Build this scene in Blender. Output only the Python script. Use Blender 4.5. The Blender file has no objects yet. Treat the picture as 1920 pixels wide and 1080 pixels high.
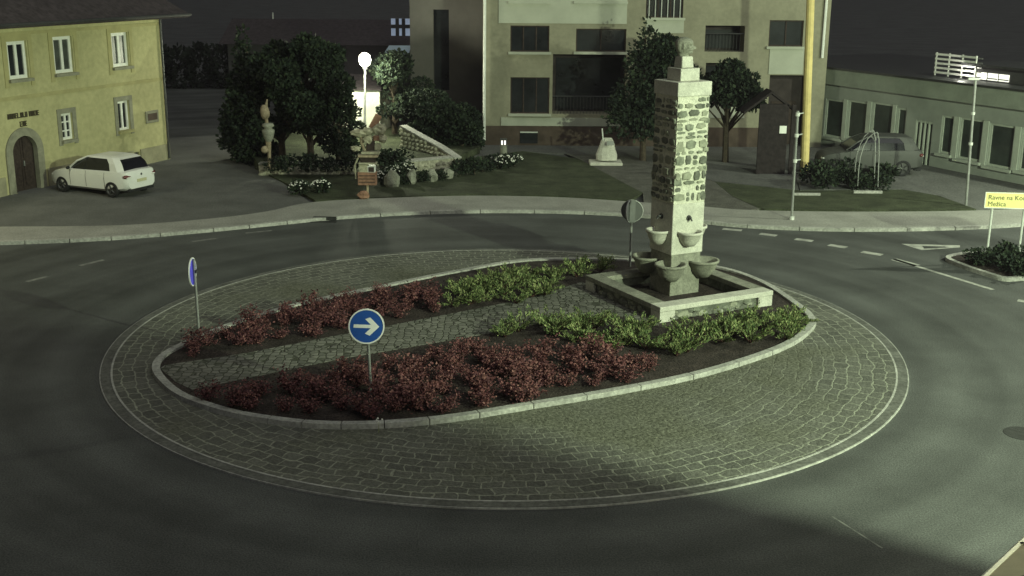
import bpy, bmesh, math, random
from mathutils import Vector, Matrix
R = math.radians
scene = bpy.context.scene
col = scene.collection
rnd = random.Random(7)

# ------------------------------------------------------------------ camera
FPX, TH, RO, H = 2235.85, 0.267684, -0.0073699, 8.8
cd = bpy.data.cameras.new("camera"); cam = bpy.data.objects.new("camera", cd); col.objects.link(cam)
cd.sensor_width = 36; cd.lens = FPX / 1920 * 36; cd.clip_start = .1; cd.clip_end = 1200
cam.matrix_world = Matrix.Translation((0, 0, H)) @ Matrix.Rotation(math.pi / 2 - TH, 4, 'X') @ Matrix.Rotation(-RO, 4, 'Z')
scene.camera = cam

# ------------------------------------------------------------------ night sky, exposure
w = bpy.data.worlds.new("World"); scene.world = w; w.use_nodes = True
bg = w.node_tree.nodes['Background']
bg.inputs[0].default_value = (.64, .4, 1, 1); bg.inputs[1].default_value = .017
scene.view_settings.view_transform = 'Standard'; scene.view_settings.look = 'None'
scene.view_settings.exposure = 0; scene.view_settings.gamma = 1

def lamp(name, loc, power, color, size=.2, parent=None, spot=None):
    l = bpy.data.lights.new(name, 'SPOT' if spot else 'POINT'); l.energy = power; l.color = color; l.shadow_soft_size = size
    o = bpy.data.objects.new(name, l); col.objects.link(o); o.location = loc
    if spot:
        l.spot_size = R(spot[1]); l.spot_blend = spot[2]
        o.rotation_euler = (Vector(spot[0]) - Vector(loc)).to_track_quat('-Z', 'Y').to_euler()
    return o
GREEN = (.82, 1, .66)
# street lamps that stand just outside the picture and light the junction
lamp('street_light', (20.5, 7.5, 11), 44000, GREEN, .42)
lamp('street_light', (-21.5, 37, 8), 1100, (1, .98, .66), .2)
lamp('street_light', (27, 38, 9), 11000, (.88, 1, .72), .2)
# faint directional fill, added to lift the shadows on the ground
sl = bpy.data.lights.new('night_fill', 'SUN'); sl.energy = .8; sl.angle = R(60); sl.color = (.94, 1, .88)
so = bpy.data.objects.new('night_fill', sl); col.objects.link(so); so.rotation_euler = (R(35), 0, R(40))

# ------------------------------------------------------------------ pixel -> world helpers (photo measured at 1920 x 1080)
def ray(px, py):
    u, v = px - 960, py - 540; c, s = math.cos(RO), math.sin(RO)
    u, v = c * u - s * v, s * u + c * v
    return Vector((u, FPX * math.cos(TH) - v * math.sin(TH), -FPX * math.sin(TH) - v * math.cos(TH)))
def G(px, py, z=0.0):
    d = ray(px, py); t = (z - H) / d.z
    return Vector((d.x * t, d.y * t, z))
def atY(px, py, y):
    d = ray(px, py); t = y / d.y
    return Vector((d.x * t, y, H + d.z * t))
class Facade:
    def __init__(s, A, B):
        s.o = Vector((A[0], A[1], 0)); d = Vector((B[0] - A[0], B[1] - A[1], 0)); s.L = d.length; s.u = d.normalized()
        s.n = Vector((s.u.y, -s.u.x, 0))
    def uv(s, px, py):
        d = ray(px, py); c = Vector((0, 0, H)); t = (s.o - c).dot(s.n) / d.dot(s.n); p = c + d * t
        return (p - s.o).dot(s.u), p.z
    def rect(s, x0, y0, x1, y1):
        a = s.uv((x0), (y0 + y1) / 2)[0]; b = s.uv(x1, (y0 + y1) / 2)[0]
        xm = (x0 + x1) / 2; return a, b, s.uv(xm, y1)[1], s.uv(xm, y0)[1]
    def P(s, a, d, z): return s.o + s.u * a + s.n * d + Vector((0, 0, z))

# ------------------------------------------------------------------ materials
def mat(name, c, rough=.85, var=.25, scale=6, bump=0, c2=None, metal=0, emit=None, detail=6, fine=None):
    m = bpy.data.materials.new(name); m.use_nodes = True; nt = m.node_tree; b = nt.nodes['Principled BSDF']
    b.inputs['Roughness'].default_value = rough; b.inputs['Metallic'].default_value = metal
    if rough > .6: b.inputs['Specular IOR Level'].default_value = .25
    tc = nt.nodes.new('ShaderNodeNewGeometry')
    n = nt.nodes.new('ShaderNodeTexNoise'); n.inputs['Scale'].default_value = scale; n.inputs['Detail'].default_value = detail
    n.inputs['Roughness'].default_value = .65
    nt.links.new(tc.outputs['Position'], n.inputs['Vector'])
    r = nt.nodes.new('ShaderNodeValToRGB'); e = r.color_ramp.elements
    lo = c2 or [x * (1 - var) for x in c]; hi = c if c2 else [min(1, x * (1 + var)) for x in c]
    e[0].position = .32; e[1].position = .68
    e[0].color = (*lo, 1); e[1].color = (*hi, 1)
    nt.links.new(n.outputs['Fac'], r.inputs['Fac'])
    out = r.outputs['Color']
    if fine:
        n2 = nt.nodes.new('ShaderNodeTexNoise'); n2.inputs['Scale'].default_value = fine[0]; n2.inputs['Detail'].default_value = 3
        nt.links.new(tc.outputs['Position'], n2.inputs['Vector'])
        r2 = nt.nodes.new('ShaderNodeValToRGB'); e2 = r2.color_ramp.elements
        e2[0].position = .35; e2[1].position = .65
        e2[0].color = (1 - fine[1],) * 3 + (1,); e2[1].color = (1 + fine[1],) * 3 + (1,)
        nt.links.new(n2.outputs['Fac'], r2.inputs['Fac'])
        mx = nt.nodes.new('ShaderNodeMixRGB'); mx.blend_type = 'MULTIPLY'; mx.inputs[0].default_value = 1
        nt.links.new(out, mx.inputs[1]); nt.links.new(r2.outputs['Color'], mx.inputs[2]); out = mx.outputs['Color']
    nt.links.new(out, b.inputs['Base Color'])
    if bump:
        bp = nt.nodes.new('ShaderNodeBump'); bp.inputs['Strength'].default_value = bump; bp.inputs['Distance'].default_value = .03
        src = n2 if fine else n
        nt.links.new(src.outputs['Fac'], bp.inputs['Height']); nt.links.new(bp.outputs['Normal'], b.inputs['Normal'])
    if emit:
        b.inputs['Emission Color'].default_value = (*emit[0], 1); b.inputs['Emission Strength'].default_value = emit[1]
    return m
M = {}
M['asphalt'] = mat('asphalt', (.078, .08, .079), .8, .3, .3, .28, fine=(34, .36))
M['asphalt_light'] = mat('asphalt_light', (.12, .12, .115), .9, .22, .5, .35, fine=(22, .3))
M['pavement'] = mat('pavement', (.29, .285, .26), .9, .16, .8, .3, fine=(18, .2))
M['kerb'] = mat('kerb', (.36, .355, .33), .85, .22, 1.6, .3, fine=(14, .2))
M['kerb_dark'] = mat('kerb_dark', (.115, .115, .105), .85, .3, 1.6, .3, fine=(14, .25))
M['soil'] = mat('soil', (.035, .027, .024), .95, .5, 2.5, .8, fine=(20, .5))
M['gravel'] = mat('gravel', (.105, .102, .09), .95, .3, 2, .7, fine=(30, .55))
M['grass'] = mat('grass', (.05, .058, .033), .95, .4, 1.2, .9, fine=(28, .5))
M['paint'] = mat('road_paint', (.5, .5, .46), .7, .5, 3.5, 0, c2=(.22, .22, .2))
M['paint_worn'] = mat('road_paint_worn', (.27, .27, .25), .8, .5, 5, 0, c2=(.1, .1, .1))
M['plaster_yellow'] = mat('plaster_yellow', (.44, .41, .225), .9, .1, .55, .2, fine=(5, .08))
M['plaster_trim'] = mat('plaster_trim', (.39, .355, .18), .9, .12, 2, .1)
M['plinth'] = mat('plinth', (.3, .28, .19), .9, .2, 2, .2)
M['stone_trim'] = mat('stone_trim', (.26, .25, .19), .9, .2, 4, .2)
M['roof'] = mat('roof_tiles', (.05, .04, .045), .9, .4, 4, .3)
M['white_paint'] = mat('white_paint', (.78, .78, .74), .5, .08, 5)
M['glass'] = mat('window_glass', (.02, .022, .025), .12, .4, 1.2)
M['shop_glass'] = mat('shop_window_glass', (.045, .055, .05), .15, .4, .8)
M['black_wood'] = mat('black_stained_wood', (.022, .017, .018), .85, .4, 6, .2)
M['curtain'] = mat('window_glass_curtained', (.06, .066, .06), .3, .35, 3)
M['dark_wood'] = mat('dark_wood', (.045, .032, .028), .8, .4, 8, .2)
M['letter'] = mat('lettering', (.06, .05, .03), .8, .2, 8)
M['metal_grey'] = mat('galvanised_metal', (.28, .285, .275), .5, .15, 6, metal=.4)
M['metal_dark'] = mat('dark_metal', (.05, .05, .052), .5, .25, 6, metal=.3)
M['metal_pale'] = mat('pale_metal', (.6, .61, .58), .5, .15, 6)
M['facade'] = mat('facade_plaster', (.27, .255, .19), .9, .12, .6, .12, fine=(7, .06))
M['facade_pale'] = mat('facade_panel', (.42, .43, .36), .9, .1, .9)
M['facade_grey_dimmed'] = mat('facade_grey_dimmed', (.13, .12, .115), .9, .15, .7, .1)  # shadow on the stair wing is put into this grey
M['base_brown'] = mat('base_brown', (.085, .062, .05), .9, .3, 1.5, .2)
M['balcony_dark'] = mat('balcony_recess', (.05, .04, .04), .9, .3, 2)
M['bld_green'] = mat('shop_wall', (.36, .38, .35), .85, .13, .9, .1)
M['bld_pale'] = mat('shop_frame', (.5, .53, .47), .7, .1, 2)
M['fascia'] = mat('shop_fascia', (.30, .325, .28), .85, .15, 1.3)
M['wood_pole'] = mat('yellow_pole', (.62, .5, .22), .7, .14, 2.5, .1)
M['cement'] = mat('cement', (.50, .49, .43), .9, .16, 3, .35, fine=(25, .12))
M['cement_old_dimmed'] = mat('cement_weathered_dimmed', (.225, .225, .185), .9, .32, 3, .4, fine=(20, .15))  # old cement, darkened: lamp shade on low basins and rims is in the colour
M['mortar'] = mat('mortar', (.56, .55, .46), .95, .15, 5, .5, fine=(24, .15))
M['stone_a'] = mat('stone_grey', (.19, .2, .16), .9, .4, 7, .5)
M['stone_b'] = mat('stone_dark', (.13, .135, .112), .9, .4, 7, .5)
M['stone_c'] = mat('stone_light', (.27, .275, .215), .9, .25, 7, .5)
M['rough_stone'] = mat('rough_stone', (.27, .26, .21), .95, .4, 3, .6, fine=(12, .2))
M['wall_stone'] = mat('wall_stone', (.36, .345, .27), .95, .35, 4, .6, fine=(9, .2))
M['sign_blue'] = mat('sign_blue', (.02, .085, .36), .4, .06, 4)
M['sign_glow_blue'] = mat('sign_blue_painted_glow', (.13, .11, .92), .35, .06, 4)  # lamp glow on the edge-on sign is painted into this brighter blue
M['sign_white'] = mat('sign_white', (.85, .85, .82), .45, .04, 4)
M['sign_yellow'] = mat('sign_yellow', (.9, .82, .33), .5, .04, 4)
M['sign_back'] = mat('sign_back', (.17, .175, .17), .6, .12, 5, metal=.2)
M['black_ink'] = mat('black_ink', (.07, .065, .03), .6, .1, 5)
M['car_white'] = mat('car_white', (.72, .72, .69), .25, .03, 2)
M['car_grey'] = mat('car_grey', (.05, .052, .048), .6, .05, 2)
M['car_glass'] = mat('car_glass', (.012, .012, .016), .08, .2, 2)
M['rubber'] = mat('rubber', (.02, .02, .021), .8, .3, 6)
M['rim'] = mat('wheel_rim', (.08, .08, .08), .4, .2, 9, metal=.6)
M['tail_red'] = mat('tail_light_red', (.12, .03, .03), .2, .1, 6)
M['tail_clear'] = mat('tail_light_clear', (.75, .75, .7), .12, .1, 6)
M['bark'] = mat('bark', (.07, .055, .04), .95, .4, 10, .5)
M['twig'] = mat('twig', (.06, .03, .025), .95, .4, 10)
for k, c in enumerate([(.135, .05, .052), (.08, .031, .037), (.205, .095, .088)]): M['red%d' % k] = mat('red_leaf_%s' % 'abc'[k], c, .75, .35, 5)
for k, c in enumerate([(.13, .17, .062), (.065, .098, .035), (.24, .265, .115)]): M['gre%d' % k] = mat('juniper_leaf_%s' % 'abc'[k], c, .8, .35, 5)
for k, c in enumerate([(.022, .033, .019), (.013, .021, .014), (.034, .048, .025)]): M['tre%d' % k] = mat('tree_leaf_%s' % 'abc'[k], c, .85, .35, 2)
M['night_leaf'] = mat('blackened_hedge_leaf', (.009, .012, .009), .9, .35, 2)  # night darkness is put into this hedge leaf colour
M['flower_white'] = mat('white_petals', (.75, .74, .68), .8, .1, 8)
M['wood_pale'] = mat('weathered_wood', (.33, .27, .19), .9, .35, 9, .3)
M['wood_red'] = mat('red_stained_wood', (.26, .145, .1), .9, .35, 9, .3)
M['straw'] = mat('grey_straw', (.36, .34, .25), .95, .35, 12, .4)
M['carved'] = mat('carved_figure', (.25, .2, .14), .9, .35, 9, .4)
M['canvas'] = mat('parasol_canvas', (.42, .39, .28), .9, .12, 3, .1)
M['canvas_rim'] = mat('parasol_hem', (.8, .8, .68), .9, .1, 3)
M['globe'] = mat('lamp_globe', (1, 1, .95), .4, 0, 3, emit=((1, 1, .82), 14))
M['lit_pane'] = mat('lit_window_pane', (.9, .9, .8), .4, .1, 1, emit=((1, 1, .86), 1.25))
M['lit_dim'] = mat('dim_lit_pane', (.4, .45, .6), .4, .1, 1, emit=((.6, .75, 1), .22))
M['candle'] = mat('lantern_flame', (1, .95, .8), .4, 0, 1, emit=((1, .95, .9), 1.6))
M['shed_white'] = mat('shed_boards', (.8, .79, .7), .8, .08, 3)
M['awning'] = mat('pale_awning', (.55, .68, .78), .7, .08, 2)
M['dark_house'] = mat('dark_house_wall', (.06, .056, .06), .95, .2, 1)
M['plate'] = mat('number_plate', (.5, .48, .3), .6, .05, 8)
M['manhole'] = mat('cast_iron', (.03, .03, .03), .7, .3, 9, .4)

def lanes(m, cx, cy):
    nt = m.node_tree; N = nt.nodes.new; Lk = nt.links.new; b = nt.nodes['Principled BSDF']; src = b.inputs['Base Color'].links[0].from_socket
    geo = N('ShaderNodeNewGeometry'); sub = N('ShaderNodeVectorMath'); sub.operation = 'SUBTRACT'; sub.inputs[1].default_value = (cx, cy, 0); Lk(geo.outputs['Position'], sub.inputs[0])
    ln = N('ShaderNodeVectorMath'); ln.operation = 'LENGTH'; Lk(sub.outputs[0], ln.inputs[0])
    wv = N('ShaderNodeTexNoise'); wv.noise_dimensions = '1D'; wv.inputs['Scale'].default_value = .75; wv.inputs['Detail'].default_value = 2; Lk(ln.outputs['Value'], wv.inputs['W'])
    r = N('ShaderNodeValToRGB'); r.color_ramp.elements[0].position = .3; r.color_ramp.elements[1].position = .7; r.color_ramp.elements[0].color = (.76, .76, .76, 1); r.color_ramp.elements[1].color = (1.18, 1.18, 1.17, 1); Lk(wv.outputs['Fac'], r.inputs[0])
    for rr in (r,):
        mx = N('ShaderNodeMixRGB'); mx.blend_type = 'MULTIPLY'; mx.inputs[0].default_value = 1; Lk(src, mx.inputs[1]); Lk(rr.outputs[0], mx.inputs[2]); src = mx.outputs[0]
    Lk(src, b.inputs['Base Color'])
lanes(M['asphalt'], -.156, 27.416)
def cobble_mat(cx, cy, rad):
    m = bpy.data.materials.new('cobbles'); m.use_nodes = True; nt = m.node_tree; N = nt.nodes.new; Lk = nt.links.new
    b = nt.nodes['Principled BSDF']; b.inputs['Roughness'].default_value = .92; b.inputs['Specular IOR Level'].default_value = .2
    geo = N('ShaderNodeNewGeometry'); sub = N('ShaderNodeVectorMath'); sub.operation = 'SUBTRACT'; sub.inputs[1].default_value = (cx, cy, 0)
    Lk(geo.outputs['Position'], sub.inputs[0])
    wob = N('ShaderNodeTexNoise'); wob.inputs['Scale'].default_value = 1.9; wob.inputs['Detail'].default_value = 3
    Lk(sub.outputs[0], wob.inputs['Vector'])
    wm = N('ShaderNodeVectorMath'); wm.operation = 'MULTIPLY_ADD'; wm.inputs[1].default_value = (.3, .3, 0)
    Lk(wob.outputs['Color'], wm.inputs[0]); Lk(sub.outputs[0], wm.inputs[2])
    sep = N('ShaderNodeSeparateXYZ'); Lk(wm.outputs[0], sep.inputs[0])
    nx = N('ShaderNodeMath'); nx.operation = 'MULTIPLY'; nx.inputs[1].default_value = -1; Lk(sep.outputs['Y'], nx.inputs[0])
    at = N('ShaderNodeMath'); at.operation = 'ARCTAN2'; Lk(sep.outputs['X'], at.inputs[0]); Lk(nx.outputs[0], at.inputs[1])
    am = N('ShaderNodeMath'); am.operation = 'MULTIPLY'; am.inputs[1].default_value = rad; Lk(at.outputs[0], am.inputs[0])
    ln = N('ShaderNodeVectorMath'); ln.operation = 'LENGTH'; cxy = N('ShaderNodeCombineXYZ')
    Lk(sep.outputs['X'], cxy.inputs[0]); Lk(sep.outputs['Y'], cxy.inputs[1]); Lk(cxy.outputs[0], ln.inputs[0])
    vec = N('ShaderNodeCombineXYZ'); Lk(am.outputs[0], vec.inputs[0]); Lk(ln.outputs['Value'], vec.inputs[1])
    br = N('ShaderNodeTexBrick'); br.inputs['Scale'].default_value = 1; br.inputs['Brick Width'].default_value = .38; br.inputs['Row Height'].default_value = .27
    br.inputs['Mortar Size'].default_value = .02; br.inputs['Mortar Smooth'].default_value = .35; br.inputs['Bias'].default_value = 0
    br.inputs['Color1'].default_value = (.10, .10, .088, 1); br.inputs['Color2'].default_value = (.145, .145, .125, 1); br.inputs['Mortar'].default_value = (.27, .275, .225, 1)
    Lk(vec.outputs[0], br.inputs['Vector'])
    big = N('ShaderNodeTexNoise'); big.inputs['Scale'].default_value = .42; big.inputs['Detail'].default_value = 5; Lk(sub.outputs[0], big.inputs['Vector'])
    # distance from the rim also decides how much grass and dirt covers the joints
    rr = N('ShaderNodeMath'); rr.operation = 'MULTIPLY_ADD'; rr.inputs[1].default_value = -.085; rr.inputs[2].default_value = .51; Lk(ln.outputs['Value'], rr.inputs[0])
    ad = N('ShaderNodeMath'); ad.operation = 'ADD'; Lk(big.outputs['Fac'], ad.inputs[0]); Lk(rr.outputs[0], ad.inputs[1])
    ramp = N('ShaderNodeValToRGB'); ramp.color_ramp.elements[0].position = .36; ramp.color_ramp.elements[1].position = .56; Lk(ad.outputs[0], ramp.inputs[0])
    fn = N('ShaderNodeTexNoise'); fn.inputs['Scale'].default_value = 16; fn.inputs['Detail'].default_value = 5; Lk(geo.outputs['Position'], fn.inputs['Vector'])
    gr = N('ShaderNodeValToRGB'); gr.color_ramp.elements[0].color = (.088, .09, .066, 1); gr.color_ramp.elements[1].color = (.172, .172, .135, 1)
    gr.color_ramp.elements[0].position = .3; gr.color_ramp.elements[1].position = .75; Lk(fn.outputs['Fac'], gr.inputs[0])
    mx = N('ShaderNodeMixRGB'); Lk(ramp.outputs[0], mx.inputs[0]); Lk(br.outputs['Color'], mx.inputs[1]); Lk(gr.outputs[0], mx.inputs[2])
    dirt = N('ShaderNodeMixRGB'); dirt.blend_type = 'MULTIPLY'; dirt.inputs[0].default_value = .6; Lk(mx.outputs[0], dirt.inputs[1])
    dr = N('ShaderNodeValToRGB'); dr.color_ramp.elements[0].color = (.55, .55, .55, 1); dr.color_ramp.elements[1].color = (1.25, 1.25, 1.25, 1)
    dr.color_ramp.elements[0].position = .3; dr.color_ramp.elements[1].position = .7
    Lk(fn.outputs['Fac'], dr.inputs[0]); Lk(dr.outputs[0], dirt.inputs[2]); Lk(dirt.outputs[0], b.inputs['Base Color'])
    hm = N('ShaderNodeMath'); hm.operation = 'MULTIPLY_ADD'; hm.inputs[1].default_value = .8; Lk(br.outputs['Fac'], hm.inputs[0]); Lk(fn.outputs['Fac'], hm.inputs[2])
    bp = N('ShaderNodeBump'); bp.inputs['Strength'].default_value = .7; bp.inputs['Distance'].default_value = .04; bp.invert = True
    Lk(hm.outputs[0], bp.inputs['Height']); Lk(bp.outputs[0], b.inputs['Normal'])
    return m

def setts_mat():
    m = bpy.data.materials.new('small_setts'); m.use_nodes = True; nt = m.node_tree; N = nt.nodes.new; Lk = nt.links.new; b = nt.nodes['Principled BSDF']; b.inputs['Roughness'].default_value = .9
    geo = N('ShaderNodeNewGeometry'); v1 = N('ShaderNodeTexVoronoi'); v1.feature = 'DISTANCE_TO_EDGE'; v1.inputs['Scale'].default_value = 5.5; v1.inputs['Randomness'].default_value = .55
    v2 = N('ShaderNodeTexVoronoi'); v2.inputs['Scale'].default_value = 5.5; v2.inputs['Randomness'].default_value = .55
    for v in (v1, v2): Lk(geo.outputs['Position'], v.inputs['Vector'])
    r = N('ShaderNodeValToRGB'); r.color_ramp.elements[0].position = .02; r.color_ramp.elements[1].position = .1; Lk(v1.outputs['Distance'], r.inputs[0])
    hs_ = N('ShaderNodeSeparateColor'); Lk(v2.outputs['Color'], hs_.inputs[0])
    c = N('ShaderNodeValToRGB'); c.color_ramp.elements[0].color = (.10, .1, .085, 1); c.color_ramp.elements[1].color = (.19, .185, .16, 1); Lk(hs_.outputs[0], c.inputs[0])
    mx = N('ShaderNodeMixRGB'); mx.inputs[1].default_value = (.045, .047, .032, 1); Lk(r.outputs[0], mx.inputs[0]); Lk(c.outputs[0], mx.inputs[2]); Lk(mx.outputs[0], b.inputs['Base Color'])
    bp = N('ShaderNodeBump'); bp.inputs['Strength'].default_value = .8; bp.inputs['Distance'].default_value = .03; Lk(r.outputs[0], bp.inputs['Height']); Lk(bp.outputs[0], b.inputs['Normal']); return m
M['setts'] = setts_mat()
# ------------------------------------------------------------------ mesh helpers
ROOT = {}
class MB:
    def __init__(s): s.v = []; s.f = []; s.mi = []; s.cur = 0
    def add(s, vs, fs):
        o = len(s.v); s.v += [Vector(p) for p in vs]
        for f in fs: s.f.append([i + o for i in f]); s.mi.append(s.cur)
        return s
    def box8(s, p):   # p: 8 points bottom ring then top ring
        return s.add(p, [(3, 2, 1, 0), (4, 5, 6, 7), (0, 1, 5, 4), (1, 2, 6, 5), (2, 3, 7, 6), (3, 0, 4, 7)])
    def box(s, x0, x1, y0, y1, z0, z1):
        return s.box8([(x0, y0, z0), (x1, y0, z0), (x1, y1, z0), (x0, y1, z0), (x0, y0, z1), (x1, y0, z1), (x1, y1, z1), (x0, y1, z1)])
    def fbox(s, F, a0, a1, d0, d1, z0, z1):
        return s.box8([F.P(a0, d1, z0), F.P(a1, d1, z0), F.P(a1, d0, z0), F.P(a0, d0, z0), F.P(a0, d1, z1), F.P(a1, d1, z1), F.P(a1, d0, z1), F.P(a0, d0, z1)])
    def ext(s, pts, vec):
        n = len(pts); vec = Vector(vec); P = [Vector(p) for p in pts]
        return s.add(P + [p + vec for p in P], [tuple(range(n - 1, -1, -1)), tuple(range(n, 2 * n))] + [(i, (i + 1) % n, n + (i + 1) % n, n + i) for i in range(n)])
    def prism(s, pts, z0, z1): return s.ext([(p[0], p[1], z0) for p in pts], (0, 0, z1 - z0))
    def tube(s, pts, r, n=8, cap=True):
        pts = [Vector(p) for p in pts]; rs = r if isinstance(r, (list, tuple)) else [r] * len(pts)
        vs = []; fs = []
        for i, p in enumerate(pts):
            t = (pts[min(i + 1, len(pts) - 1)] - pts[max(i - 1, 0)]).normalized()
            a = t.orthogonal().normalized() if abs(t.z) < .95 else Vector((1, 0, 0)); a = (a - t * a.dot(t)).normalized(); b = t.cross(a)
            if i and (a.dot(la) < 0): a = -a; b = -b
            la = a
            for k in range(n):
                g = 2 * math.pi * k / n; vs.append(p + (a * math.cos(g) + b * math.sin(g)) * rs[i])
        for i in range(len(pts) - 1):
            for k in range(n): fs.append((i * n + k, i * n + (k + 1) % n, (i + 1) * n + (k + 1) % n, (i + 1) * n + k))
        if cap: fs += [tuple(range(n - 1, -1, -1)), tuple(range((len(pts) - 1) * n, len(pts) * n))]
        return s.add(vs, fs)
    def lathe(s, prof, c=(0, 0, 0), n=20, mtx=None):
        vs = []; fs = []; m = len(prof)
        for k in range(n):
            g = 2 * math.pi * k / n
            for r, z in prof:
                p = Vector((r * math.cos(g), r * math.sin(g), z))
                if mtx: p = mtx @ p
                vs.append(p + Vector(c))
        for k in range(n):
            for i in range(m - 1): fs.append((k * m + i, ((k + 1) % n) * m + i, ((k + 1) % n) * m + i + 1, k * m + i + 1))
        return s.add(vs, fs)
    def blob(s, c, r, seed=0, n=10, jit=.18, flat=0):
        q = random.Random(seed); vs = []; fs = []; m = n // 2 + 1
        for i in range(m + 1):
            t = math.pi * i / m
            for k in range(n):
                g = 2 * math.pi * k / n; j = 1 + q.uniform(-jit, jit)
                vs.append((c[0] + r[0] * math.sin(t) * math.cos(g) * j, c[1] + r[1] * math.sin(t) * math.sin(g) * j, c[2] + r[2] * math.cos(t) * (1 if i in (0, m) else j)))
        for i in range(m):
            for k in range(n): fs.append((i * n + k, (i + 1) * n + k, (i + 1) * n + (k + 1) % n, i * n + (k + 1) % n))
        return s.add(vs, fs)
    def leaf(s, p, size, d, q, asp=1.0):
        d = Vector(d).normalized(); a = d.cross(Vector((q.uniform(-1, 1), q.uniform(-1, 1), q.uniform(-1, 1)))).normalized()
        p = Vector(p); l = d * size * asp; b = a * size * .5
        return s.add([p, p + l * .5 + b, p + l, p + l * .5 - b], [(0, 1, 2, 3)])
    def build(s, name, mats, parent=None, smooth=False, bevel=0, subsurf=0):
        if not isinstance(mats, (list, tuple)): mats = [mats]
        me = bpy.data.meshes.new(name); vv = s.v
        if parent is not None:
            r = parent
            while r.parent: r = r.parent
            mm = ROOT.get(r.name)
            if mm is not None: vv = [mm @ p for p in vv]
        me.from_pydata([tuple(p) for p in vv], [], s.f)
        for m in mats: me.materials.append(m)
        me.polygons.foreach_set('material_index', s.mi)
        bm = bmesh.new(); bm.from_mesh(me)
        if len(s.f) < 4000: bmesh.ops.recalc_face_normals(bm, faces=bm.faces)
        bm.to_mesh(me); bm.free()
        if smooth: me.polygons.foreach_set('use_smooth', [True] * len(me.polygons))
        me.update()
        o = bpy.data.objects.new(name, me); col.objects.link(o)
        if parent is not None: o.parent = parent
        if bevel:
            b = o.modifiers.new('bevel', 'BEVEL'); b.width = bevel; b.segments = 2; b.limit_method = 'ANGLE'
        if subsurf:
            b = o.modifiers.new('sub', 'SUBSURF'); b.levels = subsurf; b.render_levels = subsurf
        return o
def tag(o, label=None, cat=None, group=None, kind=None):
    if label: o['label'] = label
    if cat: o['category'] = cat
    if group: o['group'] = group
    if kind: o['kind'] = kind
    return o
def thing(name, label, cat, loc=(0, 0, 0), rz=0, group=None, world=True):
    o = bpy.data.objects.new(name, None); col.objects.link(o); o.location = loc; o.rotation_euler = (0, 0, rz); o.empty_display_size = .3
    if world: ROOT[o.name] = (Matrix.Translation(Vector(loc)) @ Matrix.Rotation(rz, 4, 'Z')).inverted()
    return tag(o, label, cat, group)
def struct(o): o['kind'] = 'structure'; return o
def copy_tree(o, parent=None):
    c = o.copy(); col.objects.link(c)
    if parent is not None: c.parent = parent
    for ch in [x for x in o.children]: copy_tree(ch, c)
    return c
def crom(pts, closed=False, k=8):
    out = []; n = len(pts)
    rng = range(n) if closed else range(n - 1)
    for i in rng:
        g = (lambda j: Vector(pts[j % n])) if closed else (lambda j: Vector(pts[max(0, min(n - 1, j))]))
        a, b, c, d = g(i - 1), g(i), g(i + 1), g(i + 2)
        for t in range(k):
            t /= k
            out.append(.5 * ((2 * b) + (c - a) * t + (2 * a - 5 * b + 4 * c - d) * t * t + (3 * b - a - 3 * c + d) * t ** 3))
    if not closed: out.append(Vector(pts[-1]))
    return out
def offset(line, d, closed=False):
    out = []; n = len(line)
    for i, p in enumerate(line):
        a = line[(i - 1) % n] if closed or i else line[0]; b = line[(i + 1) % n] if closed or i < n - 1 else line[-1]
        t = (b - a); t = Vector((t.x, t.y, 0)).normalized(); out.append(p + Vector((t.y, -t.x, 0)) * d)
    return out
def ribbon(mb, A, B, z0, z1, closed=False, gap=0):
    n = len(A); A0, B0 = A, B
    for i in range(n if closed else n - 1):
        j = (i + 1) % n
        if gap and i % 4 == 0:
            A = list(A0); B = list(B0); L_ = (A0[j] - A0[i]).length; t_ = min(.3, gap / max(.02, L_)); A[i] = A0[i].lerp(A0[j], t_); B[i] = B0[i].lerp(B0[j], t_)
        else: A, B = A0, B0
        mb.box8([(A[i].x, A[i].y, z0), (A[j].x, A[j].y, z0), (B[j].x, B[j].y, z0), (B[i].x, B[i].y, z0), (A[i].x, A[i].y, z1), (A[j].x, A[j].y, z1), (B[j].x, B[j].y, z1), (B[i].x, B[i].y, z1)])
    return mb
def inside(p, poly):
    c = False; n = len(poly)
    for i in range(n):
        a, b = poly[i], poly[(i + 1) % n]
        if (a[1] > p[1]) != (b[1] > p[1]) and p[0] < (b[0] - a[0]) * (p[1] - a[1]) / (b[1] - a[1]) + a[0]: c = not c
    return c

# ------------------------------------------------------------------ ground, roads, paving
mb = MB(); mb.add([(-400, -60, 0), (400, -60, 0), (400, 500, 0), (-400, 500, 0)], [(0, 1, 2, 3)])
struct(mb.build('road', M['asphalt']))
def sheet(name, px, z, m, k=0):
    pts = [G(*p) for p in px]
    if k: pts = crom(pts, True, k)
    b = MB(); b.prism([(p.x, p.y) for p in pts], -.02, z); return struct(b.build(name, m))
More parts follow.
